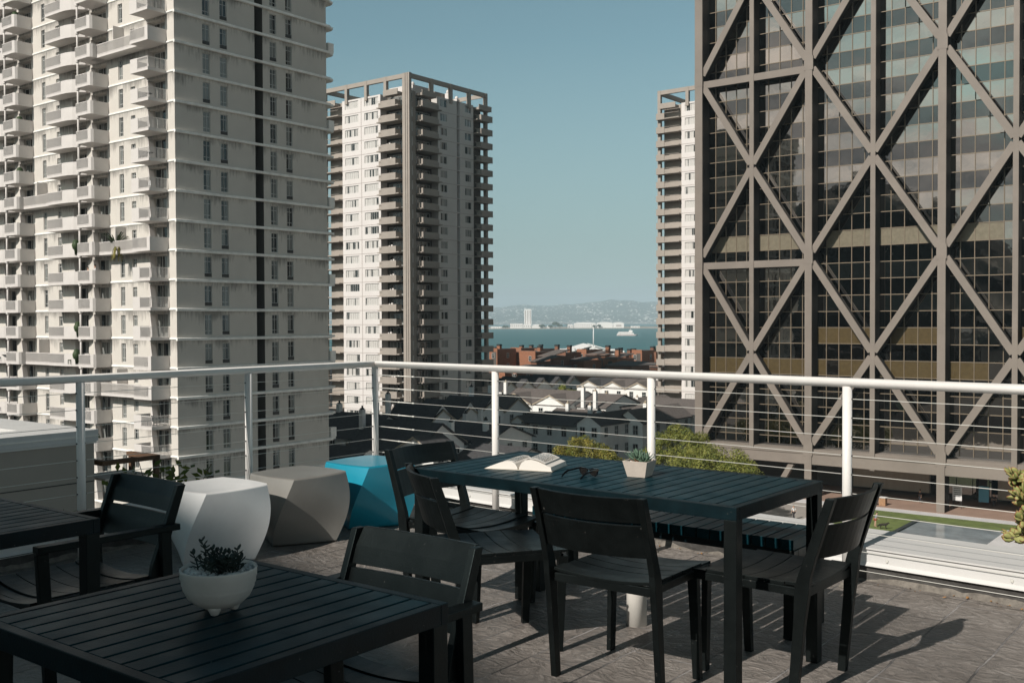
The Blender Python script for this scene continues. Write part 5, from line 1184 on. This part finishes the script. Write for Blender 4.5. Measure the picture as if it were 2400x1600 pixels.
lit = ['shaded left gable of the white trio by the far tower', 'sunlit middle gable of the white trio by the far tower', 'sunlit right gable of the white trio by the far tower']
for i, gx in enumerate((-125.9, -119.6, -113.3)):
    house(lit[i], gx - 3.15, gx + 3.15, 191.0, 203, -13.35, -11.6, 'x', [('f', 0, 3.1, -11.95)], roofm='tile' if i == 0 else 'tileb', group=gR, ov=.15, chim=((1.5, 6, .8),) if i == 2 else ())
house('sunlit white house, left one of the twin gables right of the middle tower', -123.4, -115.3, 155.5, 168, -14.3, -11.9, 'x', [('f', 0, 4.0, -12.4)], roofm='tileb', group=gR, ov=.15, chim=((-4.5, 3, 1.2),))
house('sunlit white house with a dark bay window, right one of the twin gables', -115.2, -107.0, 155.5, 168, -14.3, -11.9, 'x', [('f', 0, 4.0, -12.4)], roofm='tileb', group=gR, ov=.15, chim=((6.4, 1.5, 1.0),))
house('shaded grey gable house standing left of the second rail post', -113.0, -104.3, 126.2, 133.0, -13.5, -11.0, 'x', [('r', 3.4, 3.4, -11.6)], roofm='tile', group=gR, ov=.2, chim=((-2, 6, 1.3),))
house('shaded grey gable house standing right of the second rail post', -113.0, -104.3, 133.05, 140.2, -13.5, -11.0, 'x', [('r', 3.5, 3.5, -11.6)], roofm='tileb', group=gR, ov=.2, chim=((-3, 5.5, 1.2),))
house('black roofed shaded house with a left gable near the corner rail post', -108.5, -99.8, 109.5, 115.7, -13.4, -10.7, 'x', [('r', 3.1, 3.1, -11.5)], group=gR, ov=.2, chim=((-4.6, 1.0, 1.2), (-3.6, -2.5, .2)))
house('black roofed shaded house next to it with twin small chimneys', -108.5, -99.8, 115.75, 122.0, -13.4, -10.7, 'x', [('r', 3.1, 3.1, -11.6)], group=gR, ov=.2, chim=((4.9, 5.0, -1.4), (5.3, 1.0, -1.7)))
house('wide white house with a black hipped roof, behind the left tree', -100.9, -89.6, 135.2, 147, -15.1, -13.9, 'x', (), group=gR, ov=.9, chim=((5.2, 4.5, .7),))
house('narrow shaded house with a front gable left of the wide black roof', -105.2, -100.95, 134.8, 145, -15.6, -14.0, 'x', [('f', .3, 2.1, -14.3)], group=gR, ov=.15)
house('shaded house with slit windows in its front gable, behind the left tree', -89.2, -84.9, 132.0, 144, -14.4, -13.0, 'y', (), group=gR, ov=.35)
house('shaded house with a tall blank side wall, its gable above the square pot', -87.4, -82.3, 140.2, 156, -14.6, -12.8, 'y', (), roofm='tileb', group=gR, ov=.35, chim=((-2.2, 9, .3),))
house('sunlit low gable with two thin chimneys, behind the blank walled house', -109.0, -101.5, 176.0, 188, -15.7, -14.0, 'y', (), roofm='tileb', group=gR, ov=.3, chim=((-2.6, 1.2, .2), (.5, .3, .1)), wins=False)
house('sunlit small gable just above the slit windowed house', -104.2, -99.2, 163.0, 174, -15.2, -13.9, 'y', (), roofm='tileb', group=gR, ov=.3, chim=((-3.0, 2.0, 1.4),), wins=False)
house('brown roofed house with a balcony, beside the corner of the dark tower', -94.0, -82.2, 157, 170, -14.4, -12.6, 'x', (), roofm='tileb', group=gR, ov=.5)
house('dark roofed shaded house in front, left of the armless chair back', -95.5, -84.5, 90.5, 99.5, -14.0, -11.2, 'x', [('f', 6.0 - .4, 3.0, -12.4)], group=gR, ov=.5, chim=((4.6, 7.5, -.2),))
house('black roofed shaded house between the cream tower and corner rail post', -108.0, -96.2, 92.0, 103, -13.4, -11.0, 'x', (), group=gR, ov=.6, chim=((-3.2, 5.5, 1.0), (4.9, 2.0, .9)))
house('black roofed shaded house low beside the cream tower, with a small arched window', -97.0, -88.0, 82.0, 90.0, -15.6, -13.6, 'x', (), group=gR, ov=.5)
house('shaded house with a low roof under the corner rail post, right side', -84.0, -75.5, 96.5, 106, -16.0, -14.2, 'x', (), group=gR, ov=.5)
house('shaded house with dark roof glimpsed between the chair and second post', -93.5, -84.6, 104, 114, -14.4, -12.6, 'x', [('f', -1, 2.8, -13.2)], group=gR, ov=.5, chim=((2, 3, .6),))
house('white house piece squeezed between the far tower and the dark tower', -92, -86, 176, 188, -14.3, -12.9, 'x', (), roofm='tileb', group=gR, ov=.2)
house('brown roofed house behind the wide black roof', -106.3, -97.0, 147.5, 155.3, -15.7, -14.3, 'x', (), roofm='tileb', group=gR, ov=.4, chim=((-2, 3, .9), (3.4, 2, .9)), wins=False)
house('grey roofed house right of the sunlit twin gables', -106.8, -100.5, 158, 170, -14.3, -12.4, 'x', (), roofm='tileb', group=gR, ov=.4, chim=((1.6, -1.0, .9),), wins=False)

# red brick houses in front of the bay
def brick(label, X, Y, w_, d_, zt, seed, m='brick', shed=None, ch=()):
    r = thing('brick_house', label, 'house', (X, Y, 0), GR, 'red brick houses in front of the bay'); rnd = random.Random(seed)
    k = MB(); k.box(-w_ / 2, w_ / 2, 0, d_, GZ, zt); k.box(-w_ / 2, w_ / 2, 0, .3, zt, zt + .35); k.build('wall', M[m], r)
    k = MB()
    if shed: k.loft([[(-w_ / 2 - .2, -.4, zt + .01), (w_ / 2 + .2, -.4, zt + .01), (w_ / 2 + .2, -.4, zt + .2), (-w_ / 2 - .2, -.4, zt + .2)], [(-w_ / 2 - .2 + 1.5, d_ * .7, zt + shed), (w_ / 2 + .2 + 1.5, d_ * .7, zt + shed), (w_ / 2 + .2 + 1.5, d_ * .7, zt + shed + .2), (-w_ / 2 - .2 + 1.5, d_ * .7, zt + shed + .2)]], smooth=False)
    else: k.box(-w_ / 2 + .2, w_ / 2 - .2, .31, d_ - .2, zt + .001, zt + .12)
    k.build('roof', M['tileb'], r)
    for cx_, h, q in ch:
        k = MB(); k.box(cx_ - .55, cx_ + .55, q, q + 1.0, zt - 1.5, zt + h); c = k.build('chimney', M[m], r); k = MB(); k.box(cx_ - .6, cx_ + .6, q - .05, q + 1.05, zt + h, zt + h + .5); k.build('chimney_cap', M['soot'], c)
    n = max(1, int(w_ / 3.2))
    for i in range(n):
        for zz in (zt - 2.6, zt - 5.6):
            if rnd.random() < .75: put(WH, 'window', r, (-w_ / 2 + w_ * (i + .5) / n - .5, -.02, zz))
    if rnd.random() < .7:
        k = MB(); x = rnd.uniform(-w_ / 3, w_ / 3); k.box(x - .7, x + .7, -.02, .5, zt - 4.5, zt - .7); k.build('recess_shade', M['shadew'], r)  # dark box painted as the shade of an opening
    for zz in (zt - 2.6, zt - 5.6): put(WH, 'window', r, (w_ / 2 + .02, d_ * .5, zz), R(90))
    return r
for (lab, X, Y, w_, d_, zt, m_, shd, ch_) in (
    ('red brick leftmost block with a tall dark chimney', -5.5, 300.0, 3.0, 9, -7.0, 'brick', None, ((0.3, 1.0, 2),)),
    ('red brick long low block second from left with an arched gate', 1.0, 308.0, 14.8, 9, -8.0, 'brick', None, ((-9, 0.9, 1), (5, 1.2, 5))),
    ('red brick raised block behind the long one', 1.2, 330.0, 4.3, 9, -7.6, 'brick', None, ((0.5, 0.6, 2),)),
    ('red brick pale topped block behind, left of centre', 6.4, 335.0, 6.0, 9, -8.0, 'brickd', None, ((-2.0, 0.9, 2), (1.9, 1.1, 2))),
    ('red brick block with a sloping grey roof in front', 8.8, 275.0, 4.1, 9, -8.3, 'brickd', 1.6, ()),
    ('red brick lower block with a sloping grey roof beside it', 6.2, 268.0, 3.4, 9, -9.4, 'brickd', 1.4, ()),
    ('red brick block with two dark chimneys left of the palm', 13.6, 300.0, 4.9, 9, -8.1, 'brickd', None, ((-1.6, 1.9, 1), (1.4, 1.7, 3))),
    ('red brick block below the palm with a bare top wall', 17.9, 310.0, 4.0, 9, -8.7, 'brickd', None, ()),
    ('red brick tall narrow block right of the palm', 20.6, 305.0, 3.4, 9, -7.5, 'brick', None, ((0.9, 0.2, 1),)),
    ('red brick wide flat block under the white pier roof', 23.5, 290.0, 6.7, 9, -8.5, 'brick', 1.0, ((2.6, 2.3, 2),)),
    ('red brick low block in the middle with a pale roof', 17.3, 280.0, 5.3, 9, -9.6, 'brick', 0.8, ()),
    ('red brick stepped block with a tall chimney, right of the pier roof', 27.5, 285.0, 3.7, 9, -9.3, 'brick', 1.2, ((1.2, 2.4, 1),)),
    ('red brick dark sided block with a green tinted roof', 31.5, 300.0, 3.9, 9, -8.4, 'brickd', None, ((-1.4, 1.2, 2), (1.7, 0.9, 2))),
    ('red brick bright square block near the right end', 35.9, 300.0, 4.6, 9, -7.6, 'brick', None, ((-0.9, 0.2, 0.2),)),
    ('red brick dark block at the right end beside the palm', 40.6, 305.0, 4.9, 9, -8.4, 'brickd', None, ((0.4, 1.5, 1),)),
    ('red brick lower front block at the left end', -3.8, 262.0, 5.0, 9, -11.5, 'brick', None, ()),
    ('red brick lower front block with white framed windows', 0.7, 262.0, 4.5, 9, -11.1, 'brick', 0.9, ()),
    ('red brick dark lower block in the centre', 6.6, 258.0, 9.8, 9, -11.1, 'brickd', 0.9, ((1, 0.6, 2),)),
    ('red brick orange lower block below the rail, centre right', 15.7, 256.0, 4.6, 9, -11.6, 'brick', None, ()),
    ('red brick dark lower block under the rail, right of centre', 21.0, 262.0, 7.1, 9, -11.6, 'brickd', None, ((2, 0.5, 1),)),
    ('red brick pale grey roofed lower block at the right', 28.5, 275.0, 8.3, 9, -10.9, 'brickd', 1.0, ()),
    ('red brick low block at the far right by the tower', 37.2, 285.0, 10.0, 9, -11.6, 'brickd', 0.8, ((3, 1.0, 1), (-4, 1.0, 1))),
):
    brick(lab.replace('red brick ', '') + ', red brick', X, Y, w_, d_, zt, int(abs(X) * 10), m_, shd, ch_)
drop(WH)
def palm(label, X, Y, zt, w_=2.6):
    r = thing('palm_tree', label, 'palm', (X, Y, GZ), 0, 'palms among the brick houses'); h = zt - GZ
    k = MB(); k.tube([(0, 0, 0), (.1, 0, h * .5), (0, 0, h - 1)], [.35, .28, .25], n=8); k.build('trunk', M['bark'], r)
    k = MB(); rnd = random.Random(int(X))
    for i in range(46):
        a = rnd.uniform(0, 6.28); e = rnd.uniform(-.4, 1.3); l = w_ * rnd.uniform(.7, 1); s = Vector((-math.sin(a), math.cos(a), 0)); pr = None
        for t in (0, .35, .7, 1):
            p = Vector((math.cos(a) * math.cos(e) * l * t, math.sin(a) * math.cos(e) * l * t, h - 1 + math.sin(e) * l * t - .8 * t * t)); wq = .16 * (1 - t * .8)
            if pr: k.quad(pr[0] - s * pr[1], pr[0] + s * pr[1], p + s * wq, p - s * wq)
            pr = (p, wq)
    k.build('crown', M['leafd'], r)
palm('small palm top left of the white pier roof among the brick houses', 20.0, 318, -7.4)
palm('bushy palm at the right end of the brick houses beside the far tower', 44.6, 318, -7.2, 3.2)
# white pier shed with flagpole
r = thing('pier_building', 'white gabled pier building behind the brick houses at the water', 'building', (48.6, 620, 0), 0)
k = MB(); k.box(-13, 13, 0, 60, GZ - 4, -18.0); k.prism([(-13, -17.999), (13, -17.999), (1.3, -14.5), (-1.3, -14.5)], 'y', 0, 60); k.box(-1.3, 1.3, -.3, 3, -16, -13.8); k.build('wall', M['islew'], r)
k = MB()
for s in (-1, 1): k.loft([[(s * 14.6, y, -18.1), (s * 1.2, y, -14.2), (s * 1.2, y, -13.7), (s * 14.6, y, -17.6)] for y in (-1, 61)], smooth=False)
k.build('roof', M['islew'], r)
k = MB(); k.box(-19, -13.01, -10, 30, GZ - 4, -16.4); k.box(13.01, 18, -10, 30, GZ - 4, -16.8); k.build('side_wing', M['islew'], r)
k = MB(); k.box(-3.4, -.8, -.32, -.28, -21, -16.6); k.box(2.5, 5.4, -.32, -.28, -21, -16.9); k.build('window', M['gl3'], r)
r = thing('flagpole', 'tall white flagpole rising from the pier building roof', 'flagpole', (49.1, 620, -14.4), 0); k = MB(); k.tube([(0, 0, 0), (0, 0, 11.4)], [.36, .2], n=8); k.build('pole', M['islew'], r); k = MB(); k.lathe([(0, 11.3), (.35, 11.5), (0, 11.8)], n=8); k.build('finial', M['islew'], r)
k = None
r = thing('round_column', 'white ribbed round column at the right end of the brick houses', 'column', (46.3, 300, GZ), 0); k = MB(); k.lathe([(1.1, 0), (1.1, 11.8), (1.4, 12.0), (1.4, 12.6), (0, 12.8)], n=14); k.build('shaft', M['islew'], r); k = MB()
for z in (6, 7.4, 8.8, 10.2): k.lathe([(1.11, z), (1.18, z + .1), (1.11, z + .2)], n=14)
k.build('rings', M['t2j'], r)

# ================================================================ BAY, ISLAND, HILLS
wmt = mat('bay water', (0.014, 0.095, 0.098), 0.42, var=0.28, vscale=0.012, stretch=(0.18, 1.6, 1), bump=0.7, bscale=0.35, spec=0.25)
SEA = -28.0
k = MB(); k.quad((-9000, 560, SEA), (9000, 560, SEA), (12000, 14000, SEA), (-12000, 14000, SEA)); o = k.build('bay_water', wmt); tag(o, kind='structure')
k = MB(); k.prism([(-900, 559.9), (500, 559.9), (500, 545), (-900, 545)], 'z', SEA - 5, GZ - .15); o = k.build('sea_wall', M['paving']); tag(o, kind='structure')
rnd = random.Random(99)
k = MB(); P = []
for i in range(41): x = -1500 + 90 * i; P.append((x, 3560 + rnd.uniform(-12, 12)))
k.prism(P + [(2100, 4300), (-1500, 4300)], 'z', SEA - 3, SEA + 2.6); o = k.build('island', M['sand']); tag(o, kind='structure')
def far_b(name, label, x, y, w_, d_, h, wins=(0, 0), roof=None, cat='building', group='white buildings along the far island shore'):
    r = thing(name, label, cat, (x, y, SEA + 2.6), 0, group); k = MB(); k.box(-w_ / 2, w_ / 2, 0, d_, 0, h)
    k.build('wall', M['islew'], r)
    k = MB()
    if roof == 'arc': k.prism([(w_ / 2 * math.cos(a), h + (roof and 5.5) * math.sin(a)) for a in [PI * j / 10 for j in range(11)]], 'y', 0, d_)
    elif roof == 'hip': k.loft([[(-w_ / 2 - 1, -1, h), (w_ / 2 + 1, -1, h), (w_ / 2 + 1, d_ + 1, h), (-w_ / 2 - 1, d_ + 1, h)], [(-w_ / 3, d_ * .4, h + 4), (w_ / 3, d_ * .4, h + 4), (w_ / 3, d_ * .6, h + 4), (-w_ / 3, d_ * .6, h + 4)]], smooth=False)
    else: k.box(-w_ / 2 - .5, w_ / 2 + .5, -.5, d_ + .5, h + .001, h + 1)
    k.build('roof', M['islew'], r)
    nx, nz = wins
    if nx:
        for i in range(nx):
            for j in range(nz): k = MB(); x0 = -w_ / 2 + w_ * (i + .25) / nx; z0 = h * (j + (.08 if h > 50 else .3)) / nz; k.box(x0, x0 + w_ * .5 / nx, -.3, -.01, z0, z0 + h * (.86 if h > 50 else .45) / nz); k.build('window', M['t2j'], r)
    return r
S_ = 3600 / 2411.0
ft = far_b('island_tower', 'white high rise tower standing alone on the far island', 56, 3620, 25, 25, 66, (3, 1))
for x0, x1, h, lab, wn, rf in ((1195, 1226, 15, 'white stepped block on the far island, left foot of the high rise', (7, 1), None), (1226, 1246, 13, 'low white block directly under the far island high rise', (4, 1), None), (1247, 1273, 9, 'pale low shed just right of the far island high rise', (0, 0), 'hip'), (1150, 1176, 5, 'low pale buildings at the left end of the far island shore', (5, 1), None), (1331, 1344, 9, 'small white house left of the long hangars on the far island', (2, 1), 'hip'), (1345, 1398, 14, 'long white arched hall with many windows on the far island', (12, 2), 'arc'), (1399, 1437, 15, 'second white arched hangar right of the long hall', (0, 0), 'arc'), (1437, 1463, 14, 'third white hangar with a dark opening at the right', (1, 1), 'arc'), (1480, 1500, 5, 'pale low sheds on the bare right end of the island', (3, 1), None), (1282, 1294, 5, 'tiny white house with a tent roof on the island shore', (0, 0), 'hip')):
    xc = ((x0 + x1) / 2 - 1200) * S_; far_b('island_building', lab, xc, 3600, (x1 - x0) * S_ * .97, 30, h, wn, rf)
for i, (px, w_, h) in enumerate(((1270, 22, 11), (1302, 26, 20), (1329, 46, 27), (1290, 16, 9), (1312, 20, 12), (1404, 12, 11), (1392, 10, 8), (1185, 20, 8))):
    lab = ['dark bushy tree left of the tent roofed island house', 'dark tall tree in the middle of the far island', 'largest dark tree on the far island, left of the hangars', 'low dark tree beside the tent roofed island house', 'low dark tree between the two tall island trees', 'small tree before the joint of the island hangars', 'small tree before the long arched hall', 'low tree by the left foot of the island high rise'][i]
    tree(lab, ((px - 1200) * S_, 3590, SEA + 2.6), w_, h, 40 + i, M['leafd'], trunk=.8, nl=420, name='island_tree', group='trees on the far island', ls=2.2)
# ferry
r = thing('ferry', 'white passenger ferry crossing the bay to the right', 'boat', (217, 1938, SEA), 0)
k = MB(); k.loft([[(-19, -4, .0), (15, -4, .0), (19.5, 0, .2), (15, 4, .0), (-19, 4, .0)], [(-19.5, -4.5, 2.6), (16, -4.5, 2.6), (22, 0, 3.4), (16, 4.5, 2.6), (-19.5, 4.5, 2.6)]], smooth=False); k.build('hull', M['islew'], r)
k = MB(); k.box(-18, 12, -4, 4, 2.61, 5.2); k.box(-16, 9, -3.6, 3.6, 5.201, 7.6); k.build('deck_house', M['islew'], r)
k = MB(); k.loft([[(3, -2.5, 7.61), (11, -2.5, 7.61), (11, 2.5, 7.61), (3, 2.5, 7.61)], [(4, -2.2, 10.2), (9, -2.2, 10.2), (9, 2.2, 10.2), (4, 2.2, 10.2)]], smooth=False); k.build('bridge', M['islew'], r)
k = MB(); k.tube([(6, 0, 10.2), (6, 0, 13.6)], .3, n=6); k.build('mast', M['islew'], r)
k = MB(); k.box(-17, 10, -4.05, -4.01, 3.6, 4.5); k.box(-15, 8, -3.65, -3.61, 6.1, 6.9); k.build('window_strip', M['t2j'], r)
k = MB(); k.box(-19, 16, -4.62, -4.52, 1.2, 1.6); k.build('red_stripe', M['clr'], r)
wk = mat('foam wake', (0.55, 0.6, 0.6), .8)
k = MB(); k.quad((168, 1968, SEA + .05), (196, 1934, SEA + .05), (198, 1944, SEA + .05), (168, 1971, SEA + .05)); o = k.build('wake', wk); tag(o, kind='stuff')
# hills: woods with pale specks of houses
def hill_mat(name, base, speck, sc, thr):
    m = mat(name, base, .95, var=.35, vscale=.004); t = m.node_tree; b = t.nodes['Principled BSDF']
    tcn = t.nodes.new('ShaderNodeTexCoord'); mpn = t.nodes.new('ShaderNodeMapping'); mpn.inputs['Scale'].default_value = (1, .5, 1.4); t.links.new(tcn.outputs['Object'], mpn.inputs[0]); n = t.nodes.new('ShaderNodeTexNoise'); n.inputs['Scale'].default_value = sc; n.inputs['Detail'].default_value = 2; t.links.new(mpn.outputs[0], n.inputs[0])
    n2 = t.nodes.new('ShaderNodeTexNoise'); n2.inputs['Scale'].default_value = sc * .12; t.links.new(tcn.outputs['Object'], n2.inputs[0])
    a = t.nodes.new('ShaderNodeMath'); a.operation = 'MULTIPLY_ADD'; a.inputs[1].default_value = .35; t.links.new(n2.outputs[0], a.inputs[0]); t.links.new(n.outputs[0], a.inputs[2])
    r_ = t.nodes.new('ShaderNodeMapRange'); r_.inputs[1].default_value = thr; r_.inputs[2].default_value = thr + .05; t.links.new(a.outputs[0], r_.inputs[0])
    x = t.nodes.new('ShaderNodeMix'); x.data_type = 'RGBA'; x.inputs['B'].default_value = (*speck, 1); old = b.inputs['Base Color'].links[0].from_socket; t.links.new(r_.outputs[0], x.inputs[0]); t.links.new(old, x.inputs['A']); t.links.new(x.outputs['Result'], b.inputs['Base Color']); return m
def ridge(name, x0, x1, y0, y1, f, m, nx=120, ny=14, z0=SEA):
    k = MB(); rows = []
    for j in range(ny + 1):
        t = j / ny; rows.append([(x0 + (x1 - x0) * i / nx, y0 + (y1 - y0) * t, z0 - 1 + f(x0 + (x1 - x0) * i / nx) * (math.sin(PI / 2 * t) ** .8) * (1 + .12 * math.sin(i * .9 + j * 1.7) * (t < .95)) ) for i in range(nx + 1)])
    k.loft(rows, closed=False, caps=False, smooth=True); o = k.build(name, m); return tag(o, kind='structure')
h1 = lambda x: 150 + 26 * math.sin(x * .0016 + .6) + 14 * math.sin(x * .0052 + 2) + 6 * math.sin(x * .013) + .040 * x * (x > -1500)
ridge('hills', -5500, 7000, 8200, 11500, h1, hill_mat('wooded hill', (0.04, 0.06, 0.05), (0.9, .85, .8), .035, .78))
ridge('lowland', -5500, 7000, 7600, 8900, lambda x: 26 + 6 * math.sin(x * .01), hill_mat('far city', (0.10, 0.10, 0.09), (.8, .76, .72), .05, .74), ny=5)
# the hill behind the viewer, with houses on it, that the dark tower mirrors
def gauss_hill(name, cx_, cy_, rx, ry, h, m, seed):
    k = MB(); n = 36; rows = []; rnd = random.Random(seed)
    for j in range(n + 1):
        row = []
        for i in range(n + 1):
            u, v = -1 + 2 * i / n, -1 + 2 * j / n; q = math.exp(-2.6 * (u * u + v * v)) - math.exp(-2.6) * max(abs(u), abs(v)) ** 2
            row.append((cx_ + u * rx, cy_ + v * ry, GZ - 1 + max(0, q) * h + (rnd.uniform(0, 5) if q > .12 else 0)))
        rows.append(row)
    k.loft(rows, closed=False, caps=False, smooth=False); o = k.build(name, m, rz=GR); return tag(o, kind='structure')
hm = hill_mat('near wooded hill', (0.02, 0.025, 0.015), (.35, .32, .28), .12, .86)
gauss_hill('hill', -235, -420, 210, 160, 112, hm, 5)
gauss_hill('hill', -420, -330, 190, 160, 105, hm, 6)
def block(label, gx, gy, w_, d_, h, m, group='city buildings behind the viewer'):
    r = thing('city_building', label, 'building', g2w(gx, gy, GZ), GR, group); k = MB(); k.box(-w_ / 2, w_ / 2, -d_ / 2, d_ / 2, 0, h); k.build('wall', m, r)
    k = MB(); k.box(-w_ / 2, w_ / 2, -d_ / 2, -d_ / 2 + .4, h + .001, h + 1); k.box(-w_ / 2, w_ / 2, d_ / 2 - .4, d_ / 2, h + .001, h + 1); k.box(-w_ / 2, -w_ / 2 + .4, -d_ / 2 + .401, d_ / 2 - .401, h + .001, h + 1); k.box(w_ / 2 - .4, w_ / 2, -d_ / 2 + .401, d_ / 2 - .401, h + .001, h + 1); k.build('parapet', m, r)
    k = MB(); z = 2.0
    while z < h - 2: k.box(-w_ / 2 + 1, w_ / 2 - 1, d_ / 2 + .001, d_ / 2 + .05, z, z + 1.6); k.box(w_ / 2 + .001, w_ / 2 + .05, -d_ / 2 + 1, d_ / 2 - 1, z, z + 1.6); z += 3.5
    k.build('window_band', M['gl3'], r)
block('dark brick office block nearest the hill behind the viewer', -175, -120, 60, 40, 26, M['dkblk'])
block('grey office block left behind the viewer', -110, -70, 50, 36, 24, M['dkblk'])
block('tan office block further left behind the viewer', -230, -60, 60, 50, 32, M['dkblk'])
block('dark low block behind the viewer beside the street', -105, -5, 40, 40, 15, M['dkblk'])
block('brown mid rise block beyond the low block', -165, -10, 50, 50, 20, M['dkblk'])
# unseen block behind the terrace, outline shaped to throw the soft foreground shadow
r = thing('shade_block', 'unseen tall block behind the viewer, shaped to shade the near tables', 'building', (0, 0, 0), GR)
EDGE = [(-14.0, 0), (26.0, 0)]
def eg(gx): return 3.05 + .38 * (-2.2 - gx)
Dk = 33.0; zt_ = math.tan(SUN_EL) * Dk
ux, uy = (SH.x * math.cos(GA) - SH.y * math.sin(GA)), (SH.x * math.sin(GA) + SH.y * math.cos(GA))
A = (-15.0 - ux * Dk, eg(-15.0) - uy * Dk); B = (9.0 - ux * Dk, eg(9.0) - uy * Dk); dv = Vector((B[0] - A[0], B[1] - A[1])).normalized(); nb = Vector((dv.y, -dv.x)) * 18
k = MB(); K0_ = (-5.4 - ux * Dk, eg(-5.4) - uy * Dk); K1_ = (-8.0 - ux * Dk, eg(-5.4) + 2.4 - uy * Dk)
k.prism([K1_, (A[0] + nb.x, A[1] + nb.y), (B[0] + nb.x, B[1] + nb.y), B, K0_], 'z', GZ, zt_); k.build('wall', M['t2t'], r)
k = MB(); z = -2
while z < zt_ - 3:
    for s in range(8):
        a = .06 + s * .115; p = Vector(A).lerp(Vector(B), a); q = Vector(A).lerp(Vector(B), a + .08); o_ = -Vector((dv.y, -dv.x)) * .03
        k = MB(); k.quad((p.x + o_.x, p.y + o_.y, z), (q.x + o_.x, q.y + o_.y, z), (q.x + o_.x, q.y + o_.y, z + 1.8), (p.x + o_.x, p.y + o_.y, z + 1.8)); k.build('window', M['gl3'], r)
    z += 3.4

# ---------------------------------------------------------------- air
k = MB(); k.box(-14000, 14000, -1500, 14500, -34, 320); hz = k.build('haze', None); hz.data.materials.clear()
hm_ = bpy.data.materials.new('haze'); hm_.use_nodes = True; t = hm_.node_tree
for n in list(t.nodes):
    if n.type == 'BSDF_PRINCIPLED': t.nodes.remove(n)
pv = t.nodes.new('ShaderNodeVolumePrincipled'); pv.inputs['Color'].default_value = (0.70, 0.90, 1.0, 1); pv.inputs['Density'].default_value = 1.1e-4; pv.inputs['Anisotropy'].default_value = -0.15
t.links.new(pv.outputs[0], [n for n in t.nodes if n.type == 'OUTPUT_MATERIAL'][0].inputs['Volume']); hz.data.materials.append(hm_); tag(hz, kind='stuff')
